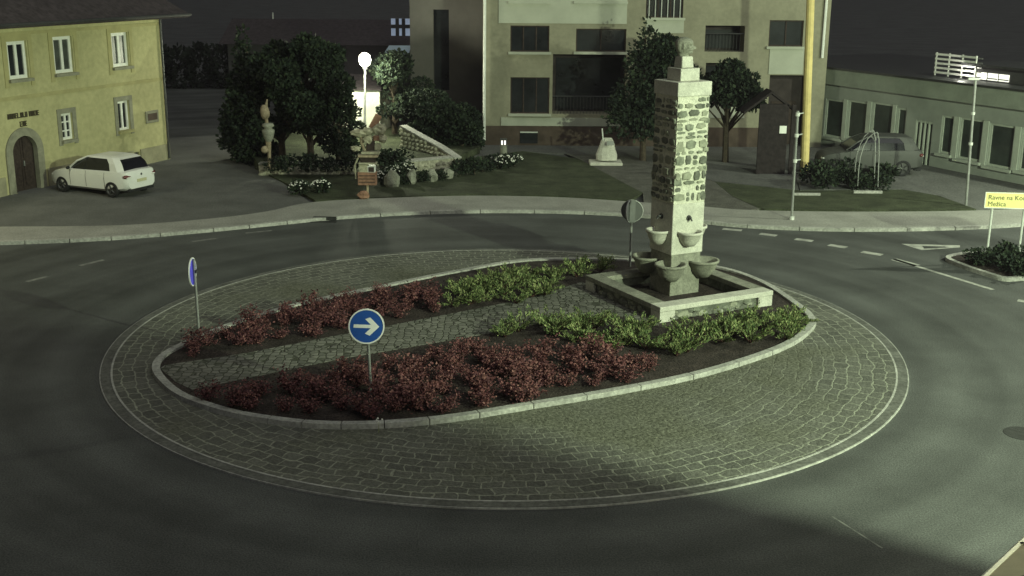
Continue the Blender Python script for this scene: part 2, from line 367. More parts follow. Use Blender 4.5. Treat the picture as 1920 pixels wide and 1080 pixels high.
# far pavement and its kerb
front = crom([G(*p) for p in [(-160, 468), (0, 460), (130, 455), (250, 448), (400, 435), (500, 425), (620, 413), (760, 404), (900, 400), (1050, 401), (1180, 407), (1300, 418), (1400, 428), (1550, 434), (1700, 434), (1830, 430), (1920, 425), (2150, 408)]], False, 6)
back = crom([G(*p) for p in [(-160, 434), (0, 431), (130, 430), (250, 427), (400, 415), (500, 402), (590, 384), (760, 375), (900, 372), (1050, 375), (1180, 383), (1300, 391), (1400, 399), (1550, 402), (1700, 402), (1830, 400), (1920, 396), (2150, 380)]], False, 6)
b = MB(); ribbon(b, offset(front, -.16), back, -.02, .11); struct(b.build('pavement', M['pavement']))
b = MB(); ribbon(b, front, offset(front, -.157), -.02, .115, False, .03); struct(b.build('pavement_kerb', M['kerb']))
sheet('plaza', [(-260, 450), (-160, 432), (0, 429.5), (130, 428.5), (250, 425.5), (400, 413.5), (500, 400.5), (585, 384), (530, 345), (440, 300), (500, 250), (300, 262), (-300, 300)], .05, M['asphalt_light'])
sheet('lawn', [(592, 381), (760, 372), (900, 369), (1050, 372), (1180, 380), (1205, 366), (1085, 302), (980, 287), (880, 300), (500, 316), (478, 318), (540, 350)], .10, M['grass'])
sheet('lawn', [(1424, 396), (1550, 399), (1700, 399), (1830, 397), (1760, 372), (1690, 360), (1500, 362), (1340, 345), (1372, 372)], .10, M['grass'])
sheet('footpath', [(1207, 384), (1300, 391), (1400, 399), (1424, 396), (1372, 372), (1340, 345), (1240, 312), (1160, 296), (1060, 292), (1085, 302), (1205, 366)], .095, M['gravel'])
sheet('footpath', [(1830, 397), (1930, 393), (2200, 374), (2200, 330), (1920, 345), (1717, 306), (1620, 290), (1480, 300), (1500, 359), (1690, 358), (1760, 370)], .07, M['asphalt_light'])
sheet('forecourt', [(880, 299), (980, 286), (1060, 291), (1160, 295), (1240, 310), (1340, 343), (1498, 359), (1480, 300), (1620, 288), (1700, 262), (800, 262), (790, 285)], .06, M['asphalt_light'])
# circular cobbled apron
CC = Vector((-.142, 24.924, 0)) * 1.1; RA, RB = 8.438 * 1.1, 8.214 * 1.1
M['cobble'] = cobble_mat(CC.x, CC.y, 8.3)
def circ(r, n=160): return [CC + Vector((r * math.cos(2 * math.pi * i / n), r * math.sin(2 * math.pi * i / n), 0)) for i in range(n)]
b = MB(); b.prism(circ(RB - .03), -.02, .04); struct(b.build('cobbled_apron', M['cobble']))
b = MB(); ribbon(b, circ(RA - .025), circ(RB + .012), -.02, .036, True); struct(b.build('apron_kerb', M['kerb_dark']))
b = MB(); ribbon(b, circ(RA), circ(RA - .025), -.02, .03, True); ribbon(b, circ(RB + .012), circ(RB - .03), -.02, .044, True); struct(b.build('apron_kerb_joint', M['kerb']))
# planted island
ik = crom([G(*p, .1) for p in [(285, 690), (300, 718), (340, 747), (420, 774), (500, 789), (600, 799), (720, 798), (850, 786), (1000, 762), (1150, 737), (1300, 707), (1420, 672), (1490, 643), (1525, 615), (1528, 598), (1500, 572), (1430, 528), (1340, 500), (1200, 488), (1000, 487), (860, 508), (700, 540), (560, 570), (440, 605), (360, 637), (305, 664)]], True, 6)
iki = offset(ik, -.17, True)
b = MB(); ribbon(b, ik, iki, -.02, .15, True, .022); struct(b.build('island_kerb', M['kerb']))
b = MB(); b.prism([(p.x, p.y) for p in offset(ik, -.16, True)], -.02, .10); struct(b.build('island_soil', M['soil']))
path = [G(*p, .11) for p in [(300, 690), (330, 716), (360, 730), (480, 705), (640, 672), (800, 645), (930, 622), (1040, 600), (1150, 590), (1235, 610), (1240, 590), (1090, 528), (1010, 555), (860, 585), (640, 627), (460, 662), (310, 684)]]
b = MB(); b.prism([(p.x, p.y) for p in path], .09, .108); struct(b.build('island_path', M['setts']))
# road markings
def mark(pts, m='paint', z=.004):
    b = MB(); b.add([G(*p, z) for p in pts], [tuple(range(len(pts)))]); return struct(b.build('road_marking', M[m]))
def dash(x0, y0, x1, y1, wd=.13, m='paint'):
    a, c = G(x0, y0, .004), G(x1, y1, .004); t = (c - a).normalized(); n = Vector((-t.y, t.x, 0)) * wd / 2
    b = MB(); b.add([a - n, c - n, c + n, a + n], [(0, 1, 2, 3)]); struct(b.build('road_marking', M[m]))
for d in [(1355, 429, 1391, 432), (1425, 438, 1456, 442), (1491, 448, 1524, 452), (1554, 459, 1587, 464), (1616, 472, 1654, 478)]: dash(*d, .3)
dash(1676, 486, 1862, 543, .15); dash(1676, 486, 1720, 498, .3)
dash(1908, 563, 1945, 568, .25)
dash(150, 498, 195, 487, .16, 'paint_worn'); dash(50, 528, 90, 518, .16, 'paint_worn'); dash(360, 453, 405, 447, .14, 'paint_worn'); dash(460, 437, 510, 432, .14, 'paint_worn')
dash(1560, 968, 1655, 1028, .035, 'paint_worn')
mark([(1690, 457), (1800, 460), (1800, 464), (1728, 469)], 'paint'); mark([(1729, 461), (1771, 462), (1775, 464), (1733, 466)], 'asphalt', .008)
b = MB(); c = G(1918, 813, .0); b.lathe([(0, -.01), (.36, -.01), (.36, .006), (0, .006)], c, 28); tag(b.build('manhole_cover', M['manhole']), 'dark round manhole cover in the road at right', 'manhole cover')
b = MB(); c = G(607, 416, .0); b.box(c.x - .45, c.x + .45, c.y - .12, c.y + .12, -.01, .012); b.box(c.x - .4, c.x + .4, c.y + .2, c.y + .34, .02, .121)
tag(b.build('drain_grate', M['manhole']), 'dark drain inlet set in the far kerb left of the totem', 'drain')

# ------------------------------------------------------------------ buildings
def holed_wall(mb, F, a0, a1, z0, z1, holes, depth, d=0, rev=.18):
    S = sorted(set([a0, a1] + [x for h in holes for x in h[:2] if a0 < x < a1])); Z = sorted(set([z0, z1] + [x for h in holes for x in h[2:4] if z0 < x < z1]))
    for i in range(len(S) - 1):
        for j in range(len(Z) - 1):
            cs, cz = (S[i] + S[i + 1]) / 2, (Z[j] + Z[j + 1]) / 2
            if any(h[0] < cs < h[1] and h[2] < cz < h[3] for h in holes): continue
            mb.add([F.P(S[i], d, Z[j]), F.P(S[i + 1], d, Z[j]), F.P(S[i + 1], d, Z[j + 1]), F.P(S[i], d, Z[j + 1])], [(0, 1, 2, 3)])
    for h in holes:
        r = h[4] if len(h) > 4 else rev
        q = [F.P(x, dd, z) for dd in (d, d - r) for x, z in ((h[0], h[2]), (h[1], h[2]), (h[1], h[3]), (h[0], h[3]))]
        mb.add(q, [(0, 1, 5, 4), (1, 2, 6, 5), (2, 3, 7, 6), (3, 0, 4, 7)])
    p = [F.P(a0, d, z0), F.P(a1, d, z0), F.P(a1, d - depth, z0), F.P(a0, d - depth, z0), F.P(a0, d, z1), F.P(a1, d, z1), F.P(a1, d - depth, z1), F.P(a0, d - depth, z1)]
    mb.add(p, [(1, 2, 6, 5), (2, 3, 7, 6), (3, 0, 4, 7), (4, 5, 6, 7)]); return mb
def window(F, root, h, cols=2, rows=1, fw=.09, rev=.14, frame='white_paint', glass='glass', sill=True, sillm='stone_trim', d=0):
    a0, a1, z0, z1 = h[:4]
    b = MB(); e = d - rev + .05
    b.fbox(F, a0, a0 + fw, e - .07, e, z0, z1); b.fbox(F, a1 - fw, a1, e - .07, e, z0, z1)
    b.fbox(F, a0 + fw, a1 - fw, e - .07, e, z0, z0 + fw); b.fbox(F, a0 + fw, a1 - fw, e - .07, e, z1 - fw, z1)
    for k in range(1, cols):
        x = a0 + (a1 - a0) * k / cols; b.fbox(F, x - fw * .5, x + fw * .5, e - .07, e + .004, z0 + fw, z1 - fw)
    for k in range(1, rows):
        z = z0 + (z1 - z0) * k / rows; b.fbox(F, a0 + fw, a1 - fw, e - .06, e - .004, z - fw * .25, z + fw * .25)
    fr = b.build('window', M[frame], root)
    b = MB(); b.fbox(F, a0 + .02, a1 - .02, e - .11, e - .05, z0 + .02, z1 - .02); b.build('pane', M[glass], fr)
    if sill:
        b = MB(); b.fbox(F, a0 - .1, a1 + .1, d - rev, d + .16, z0 - .12, z0 - .003); b.build('sill', M[sillm], fr)
    return fr
# --- yellow house
HF = Facade(G(0, 372), G(318, 300))
HF.o = HF.P(-14, 0, 0); HF.L += 14
hz = HF.uv(310, 28)[1]
house = thing('yellow_house', 'yellow plastered two storey house with white windows and arched door at left', 'house', HF.P(HF.L, 0, 0))
wins = [HF.rect(*r) for r in [(15, 77, 52, 148), (101, 68, 137, 137), (210, 61, 241, 125)]]; lows = [HF.rect(115, 212, 137, 262), HF.rect(221, 189, 243, 244)]
wins[0:0] = [(wins[0][0] - 4.2, wins[0][1] - 4.2, wins[0][2], wins[0][3])]
dr = HF.rect(24, 253, 72, 368); dr = (dr[0], dr[1], 0.0, dr[3])
bw = HF.rect(252, 285, 262, 302)
b = MB(); holed_wall(b, HF, -8, HF.L, -.05, hz, wins + lows + [dr, bw], 10); b.build('wall', M['plaster_yellow'], house)
b = MB()
for x0, x1 in ((-8, dr[0] - .45), (dr[1] + .45, bw[0] - .05), (bw[1] + .05, HF.L + .03)): b.fbox(HF, x0, x1, .002, .05, -.05, .75)
b.build('plinth', M['plinth'], house)
b = MB()
zf = wins[2][3] + .25
b.fbox(HF, -8, HF.L + .02, .002, .05, hz - .42, hz - .3); b.fbox(HF, -8, HF.L + .02, .002, .12, hz - .14, hz)
zb = (wins[2][2] + lows[1][3]) / 2; b.fbox(HF, -8, HF.L, .002, .03, zb - .08, zb + .06)
for wn in wins:
    for k in (-1, 1):
        x = wn[0] - .26 if k < 0 else wn[1] + .06
        b.fbox(HF, x, x + .2, .002, .03, wn[2] - .3, wn[3] + .22)
    b.fbox(HF, wn[0] - .06, wn[1] + .06, .002, .03, wn[3] + .02, wn[3] + .22)
b.build('stucco_trim', M['plaster_trim'], house)
for i, wn in enumerate(wins): window(HF, house, wn, 2, 1, .13, glass='curtain' if i != 1 else 'glass', sillm='stone_trim')
window(HF, house, lows[0], 2, 3, .1); window(HF, house, lows[1], 2, 1, .1, sillm='plaster_trim')
for wn in lows:
    b = MB()
    b.fbox(HF, wn[0] - .2, wn[0] - .003, .002, .035, wn[2] - .2, wn[3] + .2); b.fbox(HF, wn[1] + .003, wn[1] + .2, .002, .035, wn[2] - .2, wn[3] + .2); b.fbox(HF, wn[0], wn[1], .002, .035, wn[3] + .003, wn[3] + .2)
    b.build('window_surround', M['stone_trim'], house)
b = MB(); b.fbox(HF, bw[0], bw[1], -.17, -.1, bw[2], bw[3]); b.build('basement_vent', M['metal_dark'], house)
# arched door and its stone surround
cx = (dr[0] + dr[1]) / 2; hw = (dr[1] - dr[0]) / 2; zc = dr[3] - hw
b = MB(); N = 14; th = hw * .48
for i in range(N):
    g0, g1 = math.pi * i / N, math.pi * (i + 1) / N
    q = [(cx + hw * .98 * math.cos(g0), zc + hw * .98 * math.sin(g0)), (cx + (hw + th) * math.cos(g0), zc + (hw + th) * math.sin(g0)), (cx + (hw + th) * math.cos(g1), zc + (hw + th) * math.sin(g1)), (cx + hw * .98 * math.cos(g1), zc + hw * .98 * math.sin(g1))]
    b.ext([HF.P(x, -.16, z) for x, z in q], HF.n * .22)
b.fbox(HF, dr[0] - th, dr[0] + .02, -.16, .06, 0, zc); b.fbox(HF, dr[1] - .02, dr[1] + th, -.16, .06, 0, zc); b.build('door_surround', M['stone_trim'], house)
b = MB(); b.fbox(HF, dr[0], cx - .01, -.3, -.2, 0, dr[3]); b.fbox(HF, cx + .01, dr[1], -.3, -.2, 0, dr[3])
for s in (-1, 1):
    for z in (.3, 1.3): b.fbox(HF, cx + s * hw * .5 - hw * .32, cx + s * hw * .5 + hw * .32, -.2, -.17, z, z + .8)
door = b.build('door', M['dark_wood'], house)
b = MB(); b.fbox(HF, cx + .06, cx + .1, -.17, -.12, 1.0, 1.2); b.build('handle', M['metal_grey'], door)
# worn lettering above the door, strokes only (unreadable in the picture)
b = MB(); q = random.Random(3)
zL = HF.uv(30, 217)[1]
for x0, x1, dz in ((13, 49, .0), (54, 75, .0), (35, 51, -.34)):
    s0, s1 = HF.uv(x0, 215)[0], HF.uv(x1, 215)[0]; x = s0; z = zL - .1 + dz; hh = .2
    while x < s1 - .06:
        wd = q.uniform(.08, .13); k = q.choice('EHTLO'); t = .035
        b.fbox(HF, x, x + t, .002, .03, z, z + hh)
        if k in 'HO': b.fbox(HF, x + wd - t, x + wd, .002, .03, z, z + hh)
        if k in 'EOL': b.fbox(HF, x + t, x + wd - (t if k == 'O' else 0), .002, .03, z, z + t)
        if k in 'EOT': b.fbox(HF, x + t, x + wd - (t if k == 'O' else 0), .002, .03, z + hh - t, z + hh)
        if k in 'EH': b.fbox(HF, x + t, x + wd - (t if k == 'H' else 0), .002, .03, z + hh / 2 - t / 2, z + hh / 2 + t / 2)
        x += wd + .03
b.build('lettering', M['letter'], house)
pq = HF.rect(272, 207, 296, 230); b = MB(); b.fbox(HF, pq[0], pq[1], .002, .06, pq[2], pq[3]); b.build('wall_plaque', M['stone_trim'], house, bevel=.02)
b = MB(); b.fbox(HF, pq[0] + .12, pq[1] - .12, .06, .075, pq[2] + .12, pq[3] - .12); b.build('plaque_relief', M['base_brown'], house)
# roof
b = MB(); ov = .85; prof = [(ov, hz - .1), (ov, hz + .06), (-6, hz + 4.6), (-14, hz - .1)]
e = HF.L + .95
A = [HF.P(-9, d, z) for d, z in prof]; B = [HF.P(e, prof[0][0], prof[0][1]), HF.P(e, prof[1][0], prof[1][1]), HF.P(e - 3.4, prof[2][0], prof[2][1]), HF.P(e, prof[3][0], prof[3][1])]
b.add(A + B, [(0, 1, 5, 4), (1, 2, 6, 5), (2, 3, 7, 6), (3, 0, 4, 7), (0, 3, 2, 1), (4, 5, 6, 7)]); roof = b.build('roof', M['roof'], house)
b = MB(); b.tube([HF.P(-9, ov + .07, hz + .02), HF.P(e, ov + .07, hz + .02)], .07); b.build('gutter', M['metal_dark'], roof)
b = MB(); b.tube([HF.P(HF.L - .12, .1, hz - .1), HF.P(HF.L - .12, .1, .1)], .05); b.build('downpipe', M['metal_dark'], house)

# --- apartment block
YA = 58.5
def ax(px): return atY(px, 150, YA).x
AF = Facade((ax(905), YA), (ax(1548), YA))
apt = thing('apartment_block', 'large plastered apartment block with dark windows behind the stone column', 'building', AF.P(AF.L / 2, 0, 0))
awin = [AF.rect(*r) for r in [(957, 48, 1030, 97), (1080, 54, 1174, 97), (957, 145, 1030, 213), (1212, -45, 1282, 33), (1442, 38, 1506, 87), (957, -50, 1030, 2), (1080, -50, 1174, 2)]]
alog = [AF.rect(1036, 102, 1174, 214) + (1.2,), AF.rect(1322, 48, 1396, 97) + (1.2,), AF.rect(1322, 118, 1396, 190) + (1.2,), AF.rect(1438, 141, 1512, 322)[:2] + (0, AF.rect(1438, 141, 1512, 322)[3], 1.0)]
b = MB(); holed_wall(b, AF, 0, AF.L, -.05, 13, awin + alog, 13); b.build('wall', M['facade'], apt)
zb = AF.uv(950, 236)[1]
b = MB(); b.fbox(AF, -.05, alog[3][0] - .02, .003, .09, -.05, zb); b.build('base_course', M['base_brown'], apt)
b = MB(); b.fbox(AF, .9, AF.uv(1176, 225)[0], .003, .06, zb + .02, zb + .42); b.build('pale_panel', M['facade_pale'], apt)
for r in [(1212, 35, 1282, 62), (1442, 90, 1506, 139), (1322, 192, 1396, 221)]:
    h = AF.rect(*r); b = MB(); b.fbox(AF, h[0], h[1], .003, .05, h[2], h[3]); b.build('pale_panel', M['facade_pale'], apt)
h = AF.rect(935, -30, 1176, 46); b = MB(); b.fbox(AF, h[0], h[1], .003, .04, h[2] + .05, h[3])
b.build('pale_panel', M['facade_pale'], apt)
for i, h in enumerate(awin):
    window(AF, apt, h, 3 if i in (0, 2, 3) else 2, 1, .06, frame='dark_wood', glass='glass', sillm='facade_pale')
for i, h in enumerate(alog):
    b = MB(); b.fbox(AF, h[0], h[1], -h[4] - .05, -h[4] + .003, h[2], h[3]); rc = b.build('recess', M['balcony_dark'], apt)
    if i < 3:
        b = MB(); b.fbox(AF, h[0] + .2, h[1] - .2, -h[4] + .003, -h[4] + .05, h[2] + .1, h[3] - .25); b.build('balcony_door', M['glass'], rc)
        b = MB(); b.tube([AF.P(h[0], -.08, h[2] + .85), AF.P(h[1], -.08, h[2] + .85)], .03, 6)
        x = h[0] + .1
        while x < h[1]: b.tube([AF.P(x, -.08, h[2]), AF.P(x, -.08, h[2] + .85)], .012, 5); x += .16
        b.build('balcony_railing', M['metal_dark'], apt)
    else:
        b = MB(); b.fbox(AF, h[0] + .35, h[1] - .35, -h[4] + .003, -h[4] + .06, 0, 2.2); b.build('entrance_door', M['dark_wood'], rc)
b = MB()
h = awin[3]
for k in range(6): b.tube([AF.P(h[0] + (h[1] - h[0]) * (k + .5) / 6, .03, h[2]), AF.P(h[0] + (h[1] - h[0]) * (k + .5) / 6, .03, h[3])], .02, 5)
b.build('window_bars', M['metal_pale'], apt)
b = MB(); b.tube([AF.P(.12, .12, 13), AF.P(.08, .12, .3)], .07); b.build('downpipe', M['white_paint'], apt)
b = MB(); b.tube([AF.P(AF.L - .25, .12, 13), AF.P(AF.L - .28, .12, 4.4)], .07); b.build('downpipe', M['white_paint'], apt)
b = MB(); b.box(ax(905) - 8, ax(1550) + 1, YA - .6, YA + 14, 13.01, 13.4); b.build('roof_slab', M['facade_grey_dimmed'], apt)
# small basement windows with pale bars
for r in [(975, 246, 1008, 268)]:
    h = AF.rect(*r); b = MB(); b.fbox(AF, h[0], h[1], .1, .13, h[2], h[3]); bwn = b.build('basement_window', M['glass'], apt)
    b = MB(); b.fbox(AF, h[0], h[1], .131, .16, h[3] - .06, h[3]); b.build('frame', M['metal_pale'], bwn)
# stair wing, set back, in a shade-darkened grey
WF = Facade((atY(770, 150, YA + 5).x, YA + 5), (ax(905) - .02, YA + 5))
h = WF.rect(813, 18, 842, 170)
b = MB(); holed_wall(b, WF, 0, WF.L + 1, -.05, 13, [h + (.3,)], 8); b.build('stair_wing', M['facade_grey_dimmed'], apt)
b = MB(); b.fbox(WF, h[0], h[1], -.36, -.3, h[2], h[3]); b.build('stair_window', M['glass'], apt)

# --- low shop building at right
SF = Facade(G(1717, 309), G(1920, 350)); SF.o = SF.P(-11.5, 0, 0); SF.L = 26
zt = SF.uv(1760, 152)[1]
shop = thing('shop_building', 'long low grey green flat roofed shop with a row of dark windows', 'building', SF.P(13, 0, 0))
sw = [SF.rect(*r) for r in [(1546, 186, 1580, 258), (1588, 189, 1624, 262), (1633, 193, 1672, 268), (1679, 202, 1697, 284), (1763, 217, 1786, 289), (1797, 222, 1841, 301), (1852, 233, 1900, 315), (1912, 242, 1968, 325)]]
sd = SF.rect(1714, 226, 1746, 306); sd = (sd[0], sd[1], .05, sd[3])
b = MB(); holed_wall(b, SF, 0, SF.L, -.05, zt - .75, sw + [sd], 9); b.build('wall', M['bld_green'], shop)
b = MB(); b.fbox(SF, -.2, SF.L + .2, -9.2, .25, zt - .745, zt); b.build('fascia', M['fascia'], shop)
b = MB(); b.fbox(SF, -.3, SF.L + .3, -9.3, .34, zt + .003, zt + .09); b.build('roof', M['metal_dark'], shop)
for h in sw: window(SF, shop, h, 1, 1, .09, frame='bld_pale', glass='shop_glass', sillm='bld_pale', rev=.1)
for i in range(len(sw) - 1):
    if i == 3: continue
    m0, m1 = sw[i][1], sw[i + 1][0]
    b = MB(); b.fbox(SF, m0 + .03, m1 - .03, .002, .05, min(sw[i][2], sw[i + 1][2]) - .1, max(sw[i][3], sw[i + 1][3])); b.build('mullion_panel', M['bld_pale'], shop)
b = MB(); b.fbox(SF, sd[0], sd[1], -.14, -.1, sd[2], sd[3]); dd = b.build('door', M['glass'], shop)
b = MB()
for k in range(5): x = sd[0] + (sd[1] - sd[0]) * k / 4; b.fbox(SF, x - .035, x + .035, -.1, -.02, sd[2], sd[3])
b.fbox(SF, sd[0] + .04, sd[1] - .04, -.098, -.03, sd[3] - .1, sd[3]); b.build('door_bars', M['bld_pale'], dd)

# --- lit house far behind the shop roof
LF = Facade(SF.P(0, -1.1, 0), SF.P(SF.L, -1.1, 0))
a0, a1 = LF.uv(1748, 155)[0], LF.uv(1890, 158)[0]; zl0, zl1 = zt + .1, LF.uv(1860, 138)[1]
lit = thing('roof_pavilion', 'brightly lit white slatted pavilion standing on the shop roof', 'pavilion', LF.P(a1, 0, 0))
b = MB(); b.fbox(LF, a0 + 2.2, a1 + 6, -2.5, -.1, zl0, zl1 + .25); b.build('wall', M['dark_house'], lit)
b = MB(); b.fbox(LF, a0 + 1.8, a1 + 6.2, -2.7, .25, zl1 + .253, zl1 + .36); b.build('roof', M['metal_dark'], lit)
wd = (a1 - a0 - 2.4) / 3
for k in range(3):
    g0 = a0 + 2.4 + k * wd; b = MB(); b.fbox(LF, g0 + .05, g0 + wd - .05, -.097, -.04, zl0 + .05, zl1); pn = b.build('lit_window', M['lit_pane'], lit)
    b = MB()
    for j in range(5 if k == 0 else 1): z = zl0 + .1 + j * .2; b.fbox(LF, g0 + .05, g0 + wd * (.5 if k == 0 else .97), -.037, -.01, z, z + .05)
    b.build('slats', M['metal_grey'], pn)
b = MB()
for j in range(5): z = zl0 + .1 + j * .2; b.fbox(LF, a0, a0 + 2.35, -.06, -.03, z, z + .09)
for j in range(4): x = a0 + j * .76; b.fbox(LF, x, x + .06, -.1, -.063, zl0, zl0 + 1.02)
b.build('railing', M['white_paint'], lit)
lamp('added_terrace_light', LF.P(a0 + 2.0, .35, zl1 + .1), 30, (1, 1, .85), .08)
# --- dark house behind the garden trees
BF = Facade((atY(430, 150, 84).x, 84), (atY(775, 150, 84).x, 84))
dk = thing('dark_house', 'dark unlit house with a gabled roof behind the garden trees', 'house', BF.P(BF.L / 2, 0, 0))
zr = BF.uv(560, 80)[1]; zp = BF.uv(560, 52)[1]
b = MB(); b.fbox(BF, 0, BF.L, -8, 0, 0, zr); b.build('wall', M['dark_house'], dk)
b = MB(); b.ext([BF.P(-.5, .6, zr - .1), BF.P(-.5, -4, zp + .4), BF.P(-.5, -8.6, zr - .1)], BF.u * (BF.L + 1)); rf = b.build('roof', M['roof'], dk)
b = MB(); b.tube([BF.P(BF.uv(491, 50)[0], -4, zr), BF.P(BF.uv(491, 50)[0], -4, BF.uv(491, 28)[1])], .05); b.build('aerial_mast', M['metal_pale'], rf)
h = BF.rect(735, 34, 770, 66); b = MB(); b.fbox(BF, h[0], h[1], .61, .66, h[2], h[3]); lw = b.build('lit_window', M['lit_dim'], dk)
b = MB()
for k in (1, 2): x = h[0] + (h[1] - h[0]) * k / 3; b.fbox(BF, x - .12, x + .12, .661, .7, h[2], h[3])
b.fbox(BF, h[0], h[1], .662, .71, h[2] + .5, h[2] + .75); b.build('frame', M['dark_house'], lw)
b = MB(); h = BF.rect(718, 84, 772, 108); b.add([BF.P(h[0], 2.2, h[2]), BF.P(h[1], 2.2, h[2] + .5), BF.P(h[1], .65, h[3]), BF.P(h[0] + .5, .65, h[3]), BF.P(h[0], 2.2, h[2] - .07), BF.P(h[1], 2.2, h[2] + .43), BF.P(h[1], .65, h[3] - .07), BF.P(h[0] + .5, .65, h[3] - .07)], [(0, 1, 2, 3), (7, 6, 5, 4), (0, 4, 5, 1), (1, 5, 6, 2), (2, 6, 7, 3), (3, 7, 4, 0)])
b.build('awning', M['awning'], dk)

# ------------------------------------------------------------------ stone column fountain
PH = R(28.5)
rx = Vector((math.cos(PH), math.sin(PH), 0)); ry = Vector((-math.sin(PH), math.cos(PH), 0))
SD = 1.04
corner = G(1255, 559, .1)
CO = corner + rx * SD / 2 + ry * SD / 2; CO.z = 0
fount = thing('fountain_column', 'tall square stone fountain column topped by a carved head', 'monument', CO, PH, world=False)
def zat(px, py):   # height on the front vertical edge
    d = ray(px, py); t = math.hypot(corner.x, corner.y) / math.hypot(d.x, d.y); return H + d.z * t
zTop, zStone1, zStone0, zB = zat(1270, 155), zat(1270, 182), zat(1266, 385), zat(1259, 478)
hs = SD / 2
b = MB(); b.box(-hs + .04, hs - .04, -hs + .04, hs - .04, 0, zB - .03); b.build('base_block', M['cement_old_dimmed'], fount, bevel=.02)
b = MB(); b.box(-hs + .01, hs - .01, -hs + .01, hs - .01, zB - .027, zStone0); b.build('fountain_block', M['cement'], fount, bevel=.02)
b = MB(); b.box(-hs + .02, hs - .02, -hs + .02, hs - .02, zStone0 + .003, zStone1 - .003); b.build('masonry_shaft', M['mortar'], fount)
b = MB(); b.box(-hs - .02, hs + .02, -hs - .02, hs + .02, zStone1, zTop); b.build('capstone', M['cement'], fount, bevel=.02)
# individual field stones of the shaft
q = random.Random(11); b = MB()
def stone(side, s, z, ws, hh, out=.045):
    n = q.choice((5, 6, 6, 7)); ph = q.random() * 6; pts = []
    for k in range(n):
        g = 2 * math.pi * k / n + ph; j = q.uniform(.84, 1.1); c, sn = math.cos(g), math.sin(g); pw = .7
        pts.append((s + math.copysign(abs(c) ** pw, c) * ws / 2 * j, z + math.copysign(abs(sn) ** pw, sn) * hh / 2 * j))
    def W(a, zz, d):
        if side == 0: return (a, -d, zz)
        if side == 1: return (-d, -a, zz)
        if side == 2: return (-a, d, zz)
        return (d, a, zz)
    base = hs - .03; vs = [W(a, zz, base) for a, zz in pts] + [W(a, zz, hs - .02 + out * .6) for a, zz in pts] + [W(s + (a - s) * .8, z + (zz - z) * .8, hs - .02 + out * q.uniform(.7, 1.1)) for a, zz in pts]
    fs = []
    for L in (0, n): fs += [(L + i, L + (i + 1) % n, L + n + (i + 1) % n, L + n + i) for i in range(n)]
    fs.append(tuple(range(2 * n, 3 * n))); b.add(vs, fs)
for side in range(4):
    z = zStone0 + .04
    while z < zStone1 - .1:
        rh = q.choice((.12, .17, .22, .28)); rh = min(rh, zStone1 - .02 - z); x = -hs + .0
        while x < hs - .05:
            wd = min(q.uniform(.15, .42), hs - x); 
            if wd < .07: break
            r_ = q.random(); b.cur = 0 if r_ < .48 else (1 if r_ < .66 else 2)
            if rh > .17 and wd < .24 and q.random() < .6:
                stone(side, x + wd / 2, z + rh * .27 , wd - .045, rh * .46, q.uniform(.015, .04)); b.cur = q.choice((0, 1, 2)); stone(side, x + wd / 2 , z + rh * .77, wd - .05, rh * .4, q.uniform(.015, .04))
            elif q.random() < .93: stone(side, x + wd / 2 + q.uniform(-.012, .012), z + rh / 2 + q.uniform(-.02, .02), wd - q.uniform(.03, .07), rh - q.uniform(.02, .06), q.uniform(.02, .065))
            x += wd
        z += rh
for cx_, cy_ in ((-1, -1), (1, -1), (-1, 1)):
    z = zStone0 + .1
    while z < zStone1 - .25:
        e = hs - .02; a_, b_, h_ = q.uniform(.12, .26), q.uniform(.12, .26), q.uniform(.09, .17); o_ = q.uniform(.005, .035); b.cur = q.choice((0, 0, 1, 2)); jz = lambda: q.uniform(-.02, .02)
        X = sorted((cx_ * (e - a_), cx_ * (e + o_))); Y = sorted((cy_ * (e - b_), cy_ * (e + o_)))
        b.box8([(X[0], Y[0], z + jz()), (X[1], Y[0], z + jz()), (X[1], Y[1], z + jz()), (X[0], Y[1], z + jz()), (X[0], Y[0], z + h_ + jz()), (X[1], Y[0], z + h_ + jz()), (X[1], Y[1], z + h_ + jz()), (X[0], Y[1], z + h_ + jz())])
        z += q.uniform(.4, 1.1)
b.build('field_stones', [M['stone_a'], M['stone_b'], M['stone_c']], fount)
# plinth and carved head
p1 = zat(1273, 131) ; pw = .30
b = MB(); b.box(-pw, pw, -pw, pw, zTop + .003, p1); b.build('plinth', M['cement'], fount, bevel=.015)
b = MB(); nz = p1 + .30
b.add([(-.19, -.19, p1 + .003), (.19, -.19, p1 + .003), (.19, .19, p1 + .003), (-.19, .19, p1 + .003), (-.17, -.16, nz), (.17, -.16, nz), (.17, .16, nz), (-.17, .16, nz)], [(3, 2, 1, 0), (4, 5, 6, 7), (0, 1, 5, 4), (1, 2, 6, 5), (2, 3, 7, 6), (3, 0, 4, 7)])
b.build('neck_block', M['cement'], fount, bevel=.03)
